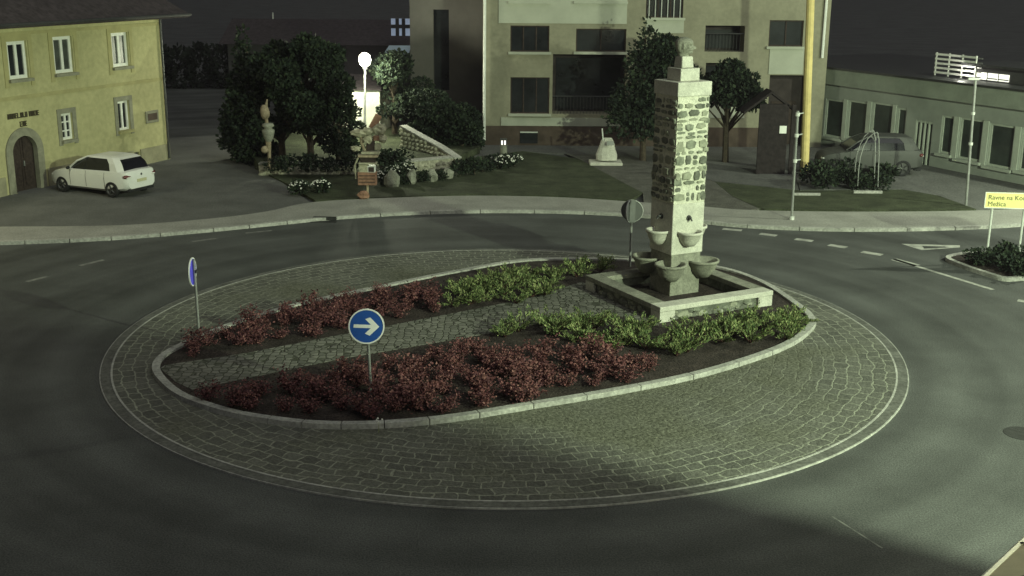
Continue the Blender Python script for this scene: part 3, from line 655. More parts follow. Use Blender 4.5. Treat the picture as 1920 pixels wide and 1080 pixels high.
# head: horizontal sections, face towards local +x turned a little to the viewer
hh = zat(1280, 72) - nz; secs = [(0, .11, .16, .14), (.08, .12, .165, .145), (.15, .2, .165, .15), (.2, .225, .175, .165), (.27, .205, .195, .185), (.34, .23, .2, .205), (.40, .215, .215, .21), (.46, .225, .22, .215), (.52, .205, .225, .22), (.58, .19, .23, .222), (.64, .215, .23, .222), (.72, .21, .23, .215), (.82, .185, .215, .195), (.91, .13, .175, .15), (.97, .06, .11, .08), (1.0, .01, .02, .02)]
vs = []; fs = []; n = 28
HM = Matrix.Rotation(R(-40), 3, 'Z')
for f_, fr_, bk, hw_ in secs:
    for k in range(n):
        g = 2 * math.pi * k / n; c, s_ = math.cos(g), math.sin(g)
        x = (fr_ if c > 0 else bk) * math.copysign(abs(c) ** .8, c); y = hw_ * math.copysign(abs(s_) ** .8, s_)
        a = abs((g + math.pi) % (2 * math.pi) - math.pi)
        if .38 < f_ < .62 and a < .3: x += .085 * (1 - a / .3) * max(0, 1 - (f_ - .4) / .25)           # nose
        if .55 < f_ < .61 and .3 < a < .75: x -= .03                                                     # eye sockets
        if .36 < f_ < .66 and 1.35 < a < 1.7: y *= 1.12                                                  # ears
        if f_ > .66 or (f_ > .25 and a > 1.85): x *= 1.04; y *= 1.05                                    # hair
        vs.append(HM @ Vector((x * 1.02, y * 1.02, 0)) + Vector((0, 0, nz + f_ * hh)))
for i in range(len(secs) - 1):
    for k in range(n): fs.append((i * n + k, i * n + (k + 1) % n, (i + 1) * n + (k + 1) % n, (i + 1) * n + k))
b = MB(); b.add(vs, fs); b.build('carved_head', M['cement_old_dimmed'], fount, smooth=False)
# basins: four on the faces, four on the corners
def basin(c, r, hgt, m='cement_old_dimmed'):
    b = MB(); b.lathe([(.02, -hgt), (r * .45, -hgt * .93), (r * .78, -hgt * .6), (r * .95, -hgt * .2), (r * 1.0, -.07), (r * 1.07, -.06), (r * 1.07, 0), (r * .92, 0), (r * .8, -.12), (r * .4, -hgt * .5), (.02, -hgt * .55)], c, 26)
    b.build('basin', M[m], fount, smooth=True)
zu = zat(1258, 436); zl = zat(1256, 494)
for g in range(4):
    a = g * math.pi / 2 - math.pi / 2; basin((math.cos(a) * (hs + .07), math.sin(a) * (hs + .07), zu), .33, .42, 'cement')
    a += math.pi / 4; basin((math.cos(a) * (hs * 1.414 + .02), math.sin(a) * (hs * 1.414 + .02), zl), .41, .5)
    a -= math.pi / 4
    b = MB(); d = Vector((math.cos(a), math.sin(a), 0)); z0 = zat(1262, 412)
    b.tube([d * (hs - .02) + Vector((0, 0, z0)), d * (hs + .1) + Vector((0, 0, z0 + .01)), d * (hs + .14) + Vector((0, 0, z0 - .06))], [.045, .035, .03], 8); b.tube([d * (hs - .01) + Vector((0, 0, z0)), d * (hs + .015) + Vector((0, 0, z0))], .075, 12)
    b.build('water_spout', M['metal_dark'], fount)

# pool rim around the column
ZR = .50
FC = G(1238, 577, ZR); RC = G(1450, 545, ZR); LC = G(1086, 517, ZR)
ux = (RC - FC); L1 = ux.length; ux = ux.normalized(); uy = Vector((-ux.y, ux.x, 0)); L2 = (LC - FC).dot(uy)
pool = thing('fountain_pool', 'low square pool surround of pale slabs at the foot of the column', 'fountain pool', (FC.x, FC.y, 0), math.atan2(ux.y, ux.x), world=False)
rw = .42; q = random.Random(5)
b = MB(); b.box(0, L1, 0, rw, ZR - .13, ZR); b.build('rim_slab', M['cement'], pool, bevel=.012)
b = MB(); b.box(0, rw, rw + .004, L2, ZR - .13, ZR); b.build('rim_slab', M['cement_old_dimmed'], pool, bevel=.012)
b = MB(); b.box(rw + .004, L1, L2 - rw, L2, ZR - .13, ZR); b.build('rim_slab', M['cement_old_dimmed'], pool, bevel=.012)
b = MB(); b.box(L1 - rw, L1, rw + .004, L2 - rw - .004, ZR - .13, ZR); b.build('rim_slab', M['cement_old_dimmed'], pool, bevel=.012)
b = MB(); i_ = .09
for x0, x1, y0, y1 in ((i_, L1 - i_, i_, rw - .06), (i_, rw - .06, rw - .06, L2 - i_), (rw - .06, L1 - i_, L2 - rw + .06, L2 - i_), (L1 - rw + .06, L1 - i_, rw - .06, L2 - rw + .06)): b.box(x0, x1, y0, y1, 0, ZR - .134)
b.build('pool_wall', M['stone_b'], pool)
for x0, y0 in ((.004, .004), (L1 - rw - .05, .004), (.004, L2 - rw)): b = MB(); b.box(x0, x0 + rw + .04, y0, y0 + rw - .01, .04, ZR - .134); b.build('corner_block', M['cement'], pool, bevel=.012)
for k in range(40):
    b = MB(); s_ = q.uniform(.06, .15); e = k % 2; o = q.uniform(rw + .12, (L2 if e else L1) - rw - .2); z = q.uniform(.12, ZR - .2)
    b.blob((.09, o, z) if e else (o, .09, z), (.06, s_ * 1.2, s_ * .7) if e else (s_ * 1.2, .06, s_ * .7), k, 8); b.build('rubble_stone', q.choice((M['stone_c'], M['stone_c'], M['stone_a'], M['stone_b'])), pool)
b = MB(); b.box(rw - .05, L1 - rw + .05, rw - .05, L2 - rw + .05, .1, .14); b.build('pool_floor', M['soil'], pool)

# ------------------------------------------------------------------ signs and poles
def arrow_sign(name, label, base, top, z_c, face, r=.36, blue='sign_blue', lean=None, rot=0, group='round blue arrow signs'):
    t = thing(name, label, 'traffic sign', base, 0, group)
    n = Vector(face).normalized(); s = n.cross(Vector((0, 0, 1))).normalized() * -1; up = Vector((0, 0, 1)); up = n.cross(s) * -1 if n.cross(s).z < 0 else n.cross(s)
    c = Vector((base[0], base[1], z_c)) + (lean or Vector((0, 0, 0)))
    b = MB(); b.tube([base, c - n * .05 + up * .3], .032, 10); b.build('pole', M['metal_grey'], t, smooth=False)
    m = Matrix((s, up, n)).transposed()
    b = MB(); b.lathe([(0, -.012), (r, -.012), (r, .004), (0, .004)], c, 36, m); dsc = b.build('sign_disc', M[blue], t)
    b = MB(); b.lathe([(r - .022, .005), (r - .022, .012), (r + .006, .012), (r + .006, -.016), (r - .022, -.016)], c, 36, m); b.build('rim', M['sign_white'], dsc)
    A = [(-.26, -.035), (.09, -.035), (-.03, -.15), (.07, -.19), (.26, 0), (.07, .19), (-.03, .15), (.09, .035), (-.26, .035)]; k = r / .36; cr, sr = math.cos(rot), math.sin(rot)
    b = MB(); b.ext([c + (s * (x * cr - y * sr) + up * (x * sr + y * cr)) * k + n * .0045 for x, y in A], n * .004); b.build('arrow', M['sign_white'], dsc)
    b = MB(); b.tube([c - n * .09 - up * .02, c - n * .09 + up * .05], .045, 10); b.build('clamp', M['metal_dark'], t)
    return t
B1 = G(696, 742, .1); d = ray(690, 612); zc1 = H + d.z * (math.hypot(B1.x, B1.y) / math.hypot(d.x, d.y))
arrow_sign('arrow_sign', 'round blue sign with white arrow standing in the front red shrubs', B1, None, zc1, (.08, -1, .1), .36, rot=R(-3), lean=Vector((-.06, 0, 0)))
B2 = G(374, 638, .1); d = ray(360, 510); zc2 = H + d.z * (math.hypot(B2.x, B2.y) / math.hypot(d.x, d.y))
arrow_sign('arrow_sign', 'round blue sign seen almost edge on at the left tip of the island', B2, None, zc2, (-.985, -.02, 0), .33, 'sign_glow_blue', lean=Vector((-.06, 0, 0)))
B3 = G(1181, 500, .1); d = ray(1187, 396); zc3 = H + d.z * (math.hypot(B3.x, B3.y) / math.hypot(d.x, d.y))
s3 = thing('traffic_sign', 'grey backed traffic signs on a pole left of the fountain column', 'traffic sign', B3)
b = MB(); b.tube([B3, (B3.x, B3.y, zc3 + .3)], .035, 10); b.build('pole', M['metal_grey'], s3)
for ang, nm in ((R(75), 'sign_panel'), (R(155), 'sign_panel')):
    n = Vector((math.cos(ang), math.sin(ang), 0)); s_ = Vector((-n.y, n.x, 0)); m = Matrix((s_, Vector((0, 0, 1)), n)).transposed(); c = Vector((B3.x, B3.y, zc3)) + n * .06
    b = MB(); b.lathe([(0, -.01), (.3, -.01), (.32, -.018), (.32, .01), (0, .01)], c, 30, m); p_ = b.build(nm, M['sign_back'], s3)
    b = MB(); b.lathe([(.318, -.02), (.33, -.02), (.33, .012), (.318, .012)], c, 30, m); b.build('rim', M['metal_pale'], p_)
b = MB(); b.box(B3.x - .06, B3.x + .1, B3.y - .05, B3.y - .035, zc3 - .33, zc3 + .34); b.build('back_plate', M['sign_back'], s3)
# yellow direction sign
Y1 = G(1850, 488, .1); Y2 = G(1914, 494, .1)
ys = thing('direction_sign', 'yellow direction sign on two pale posts at the right edge', 'road sign', Y1)
yd = (Y2 - Y1); yd.z = 0; yd = Vector((1, -.12, 0)).normalized(); yn = Vector((yd.y, -yd.x, 0))
if yn.y > 0: yn = -yn
dist = math.hypot(Y1.x, Y1.y)
def zY(px, py): d = ray(px, py); return H + d.z * (dist / math.hypot(d.x, d.y))
def xY(px, py): d = ray(px, py); return (Vector((d.x, d.y, 0)) * (dist / math.hypot(d.x, d.y)) - Vector((Y1.x, Y1.y, 0))).dot(yd)
x0 = xY(1845, 375); zt_, zb_ = zY(1847, 359), zY(1847, 389); YL = 2.6
YF = Facade((Y1.x, Y1.y), (Y1.x + yd.x, Y1.y + yd.y))
for nm, xx in (('post', .0), ('post', (Y2 - Y1).dot(yd))):
    b = MB(); b.tube([YF.P(xx, -.06, .05), YF.P(xx, -.06, zt_ - .05)], .035, 10); b.build(nm, M['metal_pale'], ys)
b = MB(); b.fbox(YF, x0, x0 + YL, -.02, .02, zb_, zt_); brd = b.build('board', M['sign_yellow'], ys, bevel=.015)
b = MB()
for a0, a1, z0, z1 in ((x0, x0 + YL, zb_, zb_ + .025), (x0, x0 + YL, zt_ - .025, zt_), (x0, x0 + .025, zb_ + .025, zt_ - .025)): b.fbox(YF, a0, a1, .021, .026, z0, z1)
b.build('border', M['sign_white'], brd)
def text(s, size, loc, xdir, n, name, m, parent):
    cu = bpy.data.curves.new('t', 'FONT'); cu.body = s; cu.size = size; cu.extrude = .002
    o = bpy.data.objects.new('t', cu); col.objects.link(o); bpy.context.view_layer.update()
    me = bpy.data.meshes.new_from_object(o.evaluated_get(bpy.context.evaluated_depsgraph_get())); bpy.data.objects.remove(o)
    b = MB(); up = Vector((0, 0, 1)); b.add([Vector(loc) + xdir * v.co.x + up * v.co.y + n * (v.co.z + .0) for v in me.vertices], [tuple(p.vertices) for p in me.polygons])
    return b.build(name, m, parent)
hB = zt_ - zb_
text('Ravne na Koroškem', hB * .40, YF.P(x0 + .09, .0245, zb_ + hB * .55), YF.u, YF.n, 'lettering', M['black_ink'], brd)
text('Mežica', hB * .40, YF.P(x0 + .09, .0245, zb_ + hB * .14), YF.u, YF.n, 'lettering', M['black_ink'], brd)
def pole(name, label, cat, bp, tp, r, m, extra=None):
    base = G(*bp, .08); d = ray(*tp); t = math.hypot(base.x, base.y) / math.hypot(d.x, d.y); top = Vector((d.x * t, d.y * t, H + d.z * t))
    t_ = thing(name, label, cat, base); b = MB(); b.tube([base, top], r, 12); b.build('shaft', M[m], t_); return t_, base, top
t_, b0, b1 = pole('utility_pole', 'thick yellow utility pole rising out of view in front of the apartment block', 'pole', (1508, 322), (1521, -30), [.19, .17], 'wood_pole')
b = MB(); b.box(b0.x - .16, b0.x + .18, b0.y - .05, b0.y + .3, 0, 1.1); b.build('foot', M['dark_wood'], t_, bevel=.02)
t_, b0, b1 = pole('flag_pole', 'thin grey metal post with small clamps beside the yellow pole', 'post', (1484, 413), (1496, 208), .045, 'metal_grey')
b = MB()
for f in (.55, .78, .97): c = b0.lerp(b1, f); b.tube([c - Vector((.0, 0, .06)), c + Vector((.0, 0, .06))], .075, 10); b.tube([c, c + Vector((.2, 0, .05))], .02, 6)
b.build('clamp', M['metal_pale'], t_); b = MB(); b.tube([b0, b0 + Vector((0, 0, .15))], .09, 12); b.build('foot', M['metal_pale'], t_)
t_, b0, b1 = pole('lamp_post', 'slender unlit lamp post with a flat head before the shop windows', 'lamp post', (1811, 386), (1829, 150), .05, 'metal_grey')
b = MB(); b.box(b1.x - .3, b1.x + .12, b1.y - .1, b1.y + .1, b1.z, b1.z + .08); b.build('lamp_head', M['metal_pale'], t_, bevel=.02)
b = MB()
for f in (.5, .74): c = b0.lerp(b1, f); b.tube([c - Vector((.0, 0, .05)), c + Vector((.0, 0, .05))], .08, 10)
b.build('clamp', M['metal_pale'], t_)

# ------------------------------------------------------------------ garden street lamp, shed, walls
LB = G(684, 262, .3); ld = ray(684, 112); lt = math.hypot(LB.x, LB.y) / math.hypot(ld.x, ld.y); LT = Vector((ld.x * lt, ld.y * lt, H + ld.z * lt))
lp = thing('street_lamp', 'lit street lamp with a glowing round globe above the garden', 'street lamp', LB)
b = MB(); b.tube([LB, LT - Vector((0, 0, .3))], [.07, .05], 10); b.build('pole', M['metal_grey'], lp)
b = MB(); b.lathe([(.01, -.34), (.12, -.32), (.25, -.2), (.3, 0), (.25, .2), (.12, .31), (.01, .34)], LT, 20); b.build('lamp_globe', M['globe'], lp, smooth=True)
b = MB(); b.lathe([(.0, -.44), (.14, -.44), (.12, -.33), (0, -.33)], LT, 14); b.build('collar', M['metal_dark'], lp)
lamp('garden_light', LT - Vector((.1, .9, .1)), 1500, (.95, 1, .72), .3)
SHF = Facade((LB.x - 1.75, LB.y + 2.3), (LB.x + .55, LB.y + 2.0))
sh = thing('garden_shed', 'small white boarded shed glowing in the light of the garden lamp', 'shed', SHF.P(1, 0, 0))
zs = SHF.uv(665, 168)[1]
b = MB(); b.fbox(SHF, 0, SHF.L, -2.2, 0, 0, zs)
for k in range(9): x = SHF.L * (k + .5) / 9; b.fbox(SHF, x - .015, x + .015, .001, .02, 0, zs - .05)
b.build('wall', M['shed_white'], sh)
b = MB(); b.ext([SHF.P(-.15, .2, zs), SHF.P(-.15, .2, zs + .08), SHF.P(-.15, -2.4, zs + .55), SHF.P(-.15, -2.4, zs)], SHF.u * (SHF.L + .3)); b.build('roof', M['roof'], sh)
# retaining wall and garden earth behind it
gw = [G(486, 331), G(560, 331), G(640, 331), G(700, 330), G(770, 326), G(850, 318)]
def stone_wall(name, label, pts, hts, th, capm='kerb'):
    t = thing(name, label, 'garden wall', pts[0]); q = random.Random(len(pts)); b = MB(); cpb = MB()
    back = offset(pts, -th); 
    for i in range(len(pts) - 1):
        a, c, e, f = pts[i], pts[i + 1], back[i + 1], back[i]
        b.box8([a, c, e, f] + [Vector((p.x, p.y, hh)) for p, hh in ((a, hts[i]), (c, hts[i + 1]), (e, hts[i + 1]), (f, hts[i]))])
        n = Vector(((c - a).y, -(c - a).x, 0)).normalized(); Lw = (c - a).length; x = .12
        while x < Lw - .05:
            hm = hts[i] + (hts[i + 1] - hts[i]) * x / Lw; z = .1
            while z < hm - .06: b.blob(a.lerp(c, x / Lw) + Vector((0, 0, z)) + n * 0, (q.uniform(.1, .17), .06, q.uniform(.06, .1)), q.random(), 7); z += .19
            x += .3
        cpb.box8([Vector((p.x, p.y, hh + d)) + (n * o) for d in (.003, .07) for p, hh, o in ((a, hts[i], .04), (c, hts[i + 1], .04), (e, hts[i + 1], -.04), (f, hts[i], -.04))])
    b.build('masonry', M['wall_stone'], t); cpb.build('coping', M[capm], t); return t
stone_wall('garden_wall', 'low stone retaining wall along the front of the tree garden', gw, [.5] * 6, .35, 'pavement')
stone_wall('stair_wall', 'stepped stone wall descending to the right beside dark bushes', [G(752, 292), G(790, 300), G(822, 308), G(853, 317)], [1.35, 1.0, .75, .45], .3)
b = MB(); b.prism([(p.x, p.y) for p in [offset(gw, -.3)[k] for k in range(6)] + [G(900, 290), G(880, 255), G(500, 245), G(470, 300)]], 0, .38); struct(b.build('garden_bed', M['grass']))

# ------------------------------------------------------------------ vegetation
def leafcloud(mb, blobs, n, size, q, cols=3, up=.2, asp=1.4, shell=.55):
    tot = sum(r[0] * r[1] * r[2] for c, r in blobs)
    for c, r in blobs:
        for _ in range(max(6, int(n * r[0] * r[1] * r[2] / tot))):
            d = Vector((q.gauss(0, 1), q.gauss(0, 1), q.gauss(0, 1))).normalized(); k = shell + (1 - shell) * q.random() ** .6
            if q.random() < .12: k *= 1.12
            p = Vector((c[0] + d.x * r[0] * k, c[1] + d.y * r[1] * k, c[2] + d.z * r[2] * k))
            mb.cur = q.choices(range(cols), (5, 4, 2)[:cols])[0]
            dd = (d + Vector((q.uniform(-1, 1), q.uniform(-1, 1), q.uniform(-1, 1) + up))).normalized(); mb.leaf(p, size * q.uniform(.6, 1.4), dd, q, asp)
LEAF = {'red': [M['red0'], M['red1'], M['red2']], 'gre': [M['gre0'], M['gre1'], M['gre2']], 'tre': [M['tre0'], M['tre1'], M['tre2']]}
def tree(name, label, base, top_px, width, kind='round', n=5200, size=.16, group=None, seed=1, crown0=.25, trunk=.16, colors='tre'):
    q = random.Random(seed); d = ray(*top_px); t = math.hypot(base.x, base.y) / math.hypot(d.x, d.y); hgt = H + d.z * t; z0 = base.z
    tr = thing(name, label, 'tree', base, 0, group); b = MB(); hc = hgt - z0
    lean = Vector((q.uniform(-.2, .2), 0, 0))
    b.tube([base - Vector((0, 0, .1)), base + Vector((0, 0, hc * .35)) + lean * .5, base + Vector((0, 0, hc * .92)) + lean], [trunk, trunk * .7, .03], 8)
    blobs = []
    if kind == 'cone':
        for k in range(9):
            f = crown0 + (1 - crown0) * k / 8; rr = width / 2 * (1 - (k / 8.6)) ** .75
            for j in range(3): g = q.random() * 6.28; o = rr * .35; blobs.append(((base.x + math.cos(g) * o, base.y + math.sin(g) * o, z0 + hc * f * .97), (rr * .75 + .08, rr * .75 + .08, hc * .1)))
    else:
        for k in range(20):
            g = q.random() * 6.28; f = q.uniform(crown0 + .1, .88); e = math.sin(math.pi * (f - crown0 + .12) / (1.12 - crown0)) ** .6; o = width / 2 * q.uniform(.25, .84) * e
            rr = width * q.uniform(.1, .2); c = (base.x + math.cos(g) * o, base.y + math.sin(g) * o, z0 + hc * f)
            blobs.append((c, (rr, rr, rr * q.uniform(.6, .9))))
            b.tube([base + Vector((0, 0, hc * max(.12, f - .3))), Vector(c)], [trunk * .4, .015], 5)
        blobs.append(((base.x, base.y, z0 + hc * .9), (width * .16, width * .16, hc * .1)))
    b.build('trunk', M['bark'], tr)
    b = MB(); leafcloud(b, blobs, n, size, q, 3, .1); b.build('crown', LEAF[colors], tr); return tr
tree('conifer', 'tall dark narrow conifer at the left end of the tree garden', G(466, 296, .2), (466, 66), 2.5, 'cone', 8000, .13, seed=2, crown0=.04)
tree('tree', 'dark bushy tree behind the carved wooden figure', G(530, 292, .4), (535, 78), 3.8, n=13000, size=.125, seed=3, crown0=.15)
tree('tree', 'broad dark tree left of the lit street lamp', G(584, 304, .4), (584, 66), 4.0, n=15000, size=.12, seed=4, crown0=.2)
tree('tree', 'small leafy tree lit green in front of the white shed', G(636, 300, .4), (634, 172), 2.4, n=4600, size=.095, seed=9, crown0=.1)
tree('tree', 'slim tree right of the lit street lamp', G(740, 254, .3), (742, 96), 3.4, n=8000, size=.12, seed=5, crown0=.2)
tree('tree', 'dark rounded bush tree below the grey stair wing', G(815, 276, .2), (812, 172), 3.9, n=12000, size=.115, seed=6, crown0=.02)
tree('tree', 'low dark bush at the corner of the apartment block', G(868, 280, .2), (860, 195), 2.6, n=6000, size=.11, seed=16, crown0=.02)
tree('conifer', 'tall dark shrub tree just left of the stone column', G(1205, 300, .1), (1205, 46), 3.4, 'cone', 6000, .13, seed=7, crown0=.28)
tree('tree', 'dark tree just behind the carved head', G(1243, 297, .1), (1240, 66), 3.0, n=7000, size=.13, seed=17, crown0=.45)
tree('tree', 'dark spreading tree right of the stone column', G(1360, 302, .1), (1362, 112), 3.6, n=8000, size=.125, seed=8, crown0=.45)
# hedge behind the yellow house
b = MB(); q = random.Random(21); c0 = G(395, 268)
hg = thing('hedge', 'dark hedge closing the gap beside the yellow house', 'hedge', c0)
leafcloud(b, [((c0.x - 7 + k * 1.5, c0.y + 26 + k * .1, 1.2 + .4 * q.random()), (1.1, 1.0, 1.5)) for k in range(-5, 3)], 5000, .24, q, 1); b.build('foliage', [M['night_leaf']], hg)

def shrub_mesh(kind, seed):
    q = random.Random(seed); b = MB()
    if kind == 'red':
        for k in range(9):
            g = q.random() * 6.28; r = q.uniform(.08, .38); tip = Vector((math.cos(g) * r, math.sin(g) * r, q.uniform(.2, .58)))
            b.cur = 3; b.tube([(0, 0, 0), tip * .5 + Vector((0, 0, .05)), tip], [.012, .008, .004], 4)
            for j in range(52):
                f = q.uniform(.3, 1.08); p = tip * f + Vector((q.gauss(0, .06), q.gauss(0, .06), q.gauss(0, .045))); b.cur = q.choices((0, 1, 2), (5, 4, 2))[0]
                b.leaf(p, q.uniform(.03, .062), (q.uniform(-1, 1), q.uniform(-1, 1), q.uniform(-.2, 1)), q, 1.3)
        mats = LEAF['red'] + [M['twig']]
    elif kind == 'gre':
        for k in range(13):
            g = q.random() * 6.28; r = q.uniform(.18, .52); tip = Vector((math.cos(g) * r, math.sin(g) * r, q.uniform(.16, .48)))
            b.cur = 3; b.tube([(0, 0, 0), tip * .5 + Vector((0, 0, .07)), tip], [.014, .009, .004], 4)
            for j in range(54):
                f = q.uniform(.2, 1.05); p = tip * f + Vector((q.gauss(0, .035), q.gauss(0, .035), q.gauss(0, .025) + .05 * math.sin(f * 3))); b.cur = q.choices((0, 1, 2), (4, 3, 3))[0]
                b.leaf(p, q.uniform(.02, .036), tip.normalized() + Vector((q.uniform(-.6, .6), q.uniform(-.6, .6), q.uniform(0, .7))), q, 3.0)
        mats = LEAF['gre'] + [M['twig']]
    else:
        b.cur = 3; b.tube([(0, 0, 0), (0, 0, .3)], [.03, .01], 5)
        leafcloud(b, [((q.uniform(-.2, .2), q.uniform(-.2, .2), q.uniform(.2, .45)), (.3, .3, .24)) for _ in range(5)], 420, .085, q)
        if kind == 'flw':
            b.cur = 4
            for _ in range(46):
                g = q.random() * 6.28; e = q.uniform(.1, 1.3); b.blob((math.cos(g) * math.cos(e) * .44, math.sin(g) * math.cos(e) * .44, .28 + .36 * math.sin(e)), (.035, .035, .03), q.random(), 6)
        mats = LEAF['tre'] + [M['bark'], M['flower_white']]
    return b, mats
def shrubs(kind, name, label, cat, group, pts, seed, s0=.8, s1=1.2, variants=3):
    protos = []; q = random.Random(seed); out = []
    for i, p in enumerate(pts):
        if i < variants:
            b, mats = shrub_mesh(kind, seed + i); o = b.build(name, mats); protos.append(o)
        else:
            o = protos[i % variants].copy(); col.objects.link(o)
        o.location = p; o.rotation_euler = (0, 0, q.random() * 6.28); s = q.uniform(s0, s1); o.scale = (s, s, s * q.uniform(.75, .98)); tag(o, label, cat, group); out.append(o)
    return out
def scatter(px, step, seed, z=.1, jit=.32):
    q = random.Random(seed); poly = [G(*p, z) for p in px]; xs = [p.x for p in poly]; ys = [p.y for p in poly]; out = []; y = min(ys); r = 0
    while y < max(ys):
        x = min(xs) + (step / 2 if r % 2 else 0)
        while x < max(xs):
            p = Vector((x + q.uniform(-jit, jit) * step, y + q.uniform(-jit, jit) * step, z))
            if inside(p, poly) and q.random() > .07: out.append(p)
            x += step
        y += step * .85; r += 1
    return out
fr = scatter([(358, 742), (420, 752), (560, 730), (760, 682), (930, 655), (1080, 668), (1215, 688), (1222, 712), (1000, 752), (760, 788), (560, 788), (440, 776)], .56, 1)
shrubs('red', 'red_shrub', 'low dark red leaved shrub in the front bed of the island', 'shrub', 'red shrubs in the front bed', fr, 100, .62, 1.12, 5)
bk = scatter([(335, 660), (420, 622), (600, 575), (780, 548), (830, 555), (815, 592), (640, 622), (450, 655), (345, 672)], .56, 2)
shrubs('red', 'red_shrub', 'low dark red leaved shrub in the back bed of the island', 'shrub', 'red shrubs in the back bed', bk, 200, .62, 1.08, 5)
gb = scatter([(822, 575), (850, 540), (960, 515), (1085, 505), (1172, 502), (1172, 508), (1090, 518), (1020, 560), (880, 590)], .66, 3)
shrubs('gre', 'juniper', 'low spreading green juniper in the back bed of the island', 'shrub', 'green junipers in the back bed', gb, 300, .75, 1.15, 4)
gf = scatter([(935, 632), (1010, 612), (1140, 602), (1225, 632), (1230, 648), (1330, 618), (1400, 608), (1500, 596), (1518, 612), (1470, 645), (1350, 662), (1240, 672), (1130, 655)], .6, 4)
shrubs('gre', 'juniper', 'low spreading green juniper in the front bed of the island', 'shrub', 'green junipers in the front bed', gf, 400, .7, 1.1, 4)
shrubs('flw', 'flowering_bush', 'round bush with white flowers in the dark bed before the garden wall', 'bush', 'white flowering bushes before the garden wall', [G(*p, .1) for p in [(562, 364), (602, 361)]], 500, .85, .95, 2)
shrubs('flw', 'flowering_bush', 'white flowering bush right of the wooden totem', 'bush', 'white flowering bushes right of the totem', [G(*p, .1) for p in [(718, 345), (738, 332), (760, 330)]], 520, .9, 1.1, 2)
shrubs('tre', 'clipped_bush', 'dark round bush in the row between pale stones', 'bush', 'dark round bushes between pale stones', [G(*p, .1) for p in [(757, 344), (790, 341), (825, 337)]], 540, .75, .85, 2)
shrubs('tre', 'clipped_bush', 'grey green low bush on the lawn near the stair wall', 'bush', 'low bushes near the stair wall', [G(*p, .1) for p in [(862, 330), (890, 328), (905, 322)]], 550, 1.0, 1.25, 2)
shrubs('flw', 'flowering_bush', 'small pale flowers around the lantern pillar', 'flowers', 'flowers around the lantern pillar', [G(*p, .1) for p in [(925, 312), (945, 316), (965, 311)]], 560, .8, 1.0, 2)
shrubs('tre', 'garden_shrub', 'dark low shrub in the tree garden bed', 'shrub', 'dark shrubs in the tree garden', [G(*p, .38) for p in [(515, 318), (540, 321), (575, 322), (610, 322), (650, 318), (655, 300), (720, 312), (745, 312)]], 570, 1.0, 1.5, 3)
shrubs('tre', 'garden_shrub', 'dark shrub in the bed around the white garden arch', 'shrub', 'dark shrubs around the garden arch', [G(*p, .1) for p in [(1525, 345), (1545, 352), (1568, 343), (1590, 350), (1612, 354), (1640, 354), (1662, 348), (1530, 332), (1580, 334)]], 580, 1.0, 1.5, 3)
# pale boulders between the bushes
bd = None
for i, p in enumerate([(735, 350), (772, 344), (808, 340), (841, 334)]):
    if bd is None: b = MB(); b.blob((0, 0, .26), (.27, .2, .42), 4, 9, .22); bd = b.build('boulder', M['cement_old_dimmed']); o = bd
    else: o = bd.copy(); col.objects.link(o)
    o.location = G(*p, .1); o.rotation_euler = (0, 0, i * 1.3); o.scale = (1 + .1 * (i == 0), 1, 1 - .13 * i); tag(o, 'upright pale stone between the dark round bushes', 'stone', 'pale stones between the bushes')
# white flowering weed at the front kerb
b = MB(); b.tube([(0, 0, 0), (.01, 0, .22)], .006, 5); b.cur = 1
for g in (0, 2, 4): b.tube([(.01, 0, .18), (.01 + .06 * math.cos(g), .06 * math.sin(g), .27)], .004, 4); b.blob((.01 + .06 * math.cos(g), .06 * math.sin(g), .28), (.02, .02, .018), g, 6)
o = b.build('weed', [M['gre2'], M['flower_white']]); o.location = G(710, 812, .04); tag(o, 'tiny pale flowering weed at the front island kerb', 'weed')

# ------------------------------------------------------------------ splitter island at right
si = crom([G(*p) for p in [(1772, 488), (1800, 502), (1850, 519), (1885, 528), (1925, 526), (2080, 515), (2080, 485), (1925, 478), (1850, 477), (1800, 480)]], True, 5)
b = MB(); ribbon(b, si, offset(si, -.15, True), -.02, .12, True); struct(b.build('island_kerb', M['kerb']))
b = MB(); b.prism([(p.x, p.y) for p in offset(si, -.14, True)], -.02, .09); struct(b.build('island_soil', M['soil']))
sp = scatter([(1810, 500), (1860, 512), (1900, 518), (2020, 512), (2020, 488), (1880, 486), (1820, 488)], .7, 6)
shrubs('tre', 'island_shrub', 'dark low shrub under the yellow direction sign', 'shrub', 'shrubs under the yellow sign', sp, 600, .7, 1.0)

